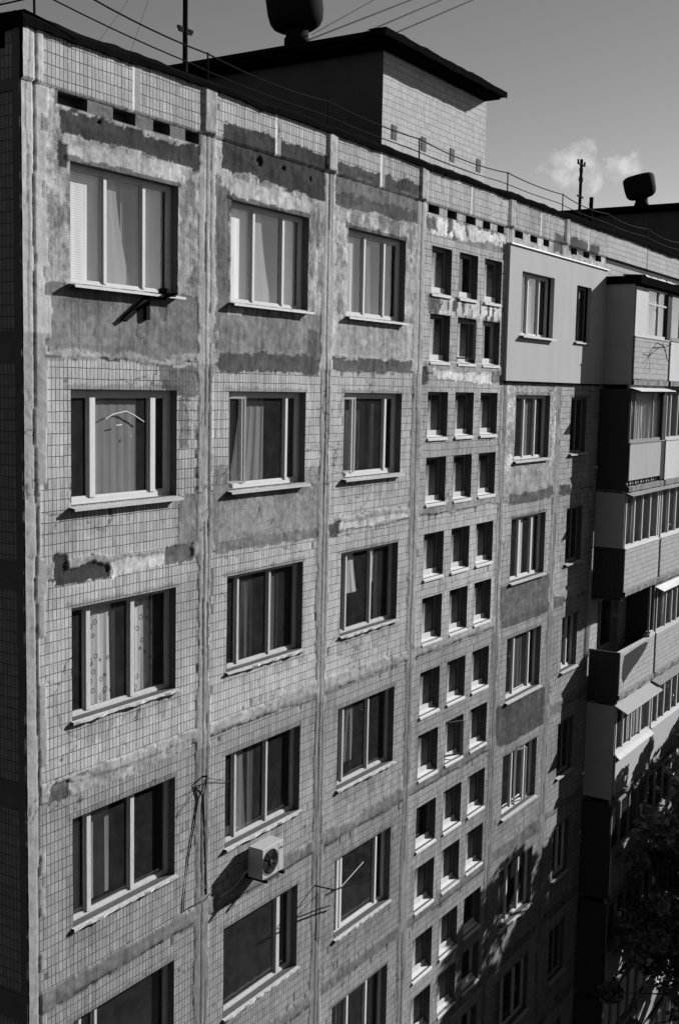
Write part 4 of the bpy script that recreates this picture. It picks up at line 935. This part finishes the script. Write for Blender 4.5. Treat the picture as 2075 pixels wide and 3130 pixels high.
# ---------------------------------------------------------------- light
sv = Vector((2.13, -1, .98)).normalized()
el = math.asin(sv.z); az = math.atan2(sv.x, sv.y)
L = bpy.data.lights.new('sun', 'SUN'); L.energy = 5; L.angle = math.radians(.5); L.color = (1, 1, 1)
so = bpy.data.objects.new('sun', L); C.objects.link(so); so.rotation_euler = sv.to_track_quat('Z', 'Y').to_euler()
wd = bpy.data.worlds.new('World'); sc.world = wd; wd.use_nodes = True; nt = wd.node_tree; nt.nodes.clear()
out = N(nt, 'ShaderNodeOutputWorld'); bg = N(nt, 'ShaderNodeBackground'); nt.links.new(bg.outputs[0], out.inputs[0])
sky = N(nt, 'ShaderNodeTexSky'); sky.sky_type = 'NISHITA'; sky.sun_disc = False; sky.sun_elevation = el; sky.sun_rotation = az; sky.air_density = 1.0; sky.dust_density = .1
s3 = N(nt, 'ShaderNodeSeparateColor'); nt.links.new(sky.outputs[0], s3.inputs[0])
SKYV = mth(nt, 'MAXIMUM', mth(nt, 'MULTIPLY_ADD', s3.outputs[2], -.2, mth(nt, 'MULTIPLY', s3.outputs[0], 1.3)), .02)   # panchromatic film behind a red filter
# small cumulus cloud low over the roof
tc = N(nt, 'ShaderNodeTexCoord')
def ray(x, y):
    d = f_ + r_ * ((x - 1037.5) / 3538) - u_ * ((y - 1565) / 3538); return d.normalized()
cl = None
ns = N(nt, 'ShaderNodeTexNoise'); ns.inputs['Scale'].default_value = 60; ns.inputs['Detail'].default_value = 9; ns.inputs['Roughness'].default_value = .62; nt.links.new(tc.outputs['Generated'], ns.inputs['Vector'])
nm = N(nt, 'ShaderNodeVectorMath', operation='NORMALIZE'); nt.links.new(tc.outputs['Generated'], nm.inputs[0])
w1 = N(nt, 'ShaderNodeTexNoise'); w1.inputs['Scale'].default_value = 45; w1.inputs['Detail'].default_value = 6; w1.inputs['Roughness'].default_value = .6; nt.links.new(nm.outputs[0], w1.inputs['Vector'])
w2 = N(nt, 'ShaderNodeVectorMath', operation='SUBTRACT'); nt.links.new(w1.outputs['Color'], w2.inputs[0]); w2.inputs[1].default_value = (.5, .5, .5)
w3 = N(nt, 'ShaderNodeVectorMath', operation='SCALE'); nt.links.new(w2.outputs[0], w3.inputs[0]); w3.inputs['Scale'].default_value = .045
w4 = N(nt, 'ShaderNodeVectorMath', operation='ADD'); nt.links.new(nm.outputs[0], w4.inputs[0]); nt.links.new(w3.outputs[0], w4.inputs[1]); warped = w4.outputs[0]
for (x, y, rad, a) in ((1735, 500, .016, 1.0), (1775, 492, .015, 1.0), (1710, 530, .013, .8), (1800, 530, .014, .7), (1690, 505, .009, .7), (1750, 560, .012, .5), (1893, 500, .013, 1.1), (1925, 492, .010, 1.1), (1935, 525, .010, .7), (1905, 545, .012, .5)):
    d = ray(x, y); vm = N(nt, 'ShaderNodeVectorMath', operation='DISTANCE'); vm.inputs[1].default_value = d
    nt.links.new(warped, vm.inputs[0])
    q = mth(nt, 'MULTIPLY', mth(nt, 'MAXIMUM', mth(nt, 'MULTIPLY_ADD', vm.outputs['Value'], -1 / rad, 1.0), 0.0), a)
    cl = q if cl is None else mth(nt, 'MAXIMUM', cl, q)
cm = mth(nt, 'MULTIPLY', mth(nt, 'SMOOTH_MIN', mth(nt, 'MULTIPLY', cl, 2.2), 1.0, .2), mth(nt, 'MAXIMUM', mth(nt, 'MULTIPLY_ADD', ns.outputs[0], 4, -1.3), 0.0))
CLOUD = cm
tot = mth(nt, 'ADD', SKYV, mth(nt, 'MULTIPLY', cm, 1.7))
cc = N(nt, 'ShaderNodeCombineColor')
for i in range(3): nt.links.new(tot, cc.inputs[i])
nt.links.new(cc.outputs[0], bg.inputs[0]); bg.inputs[1].default_value = .068
vs = sc.view_settings; vs.view_transform = 'Standard'; vs.look = 'None'; vs.gamma = 1; vs.exposure = .8; vs.use_curve_mapping = False
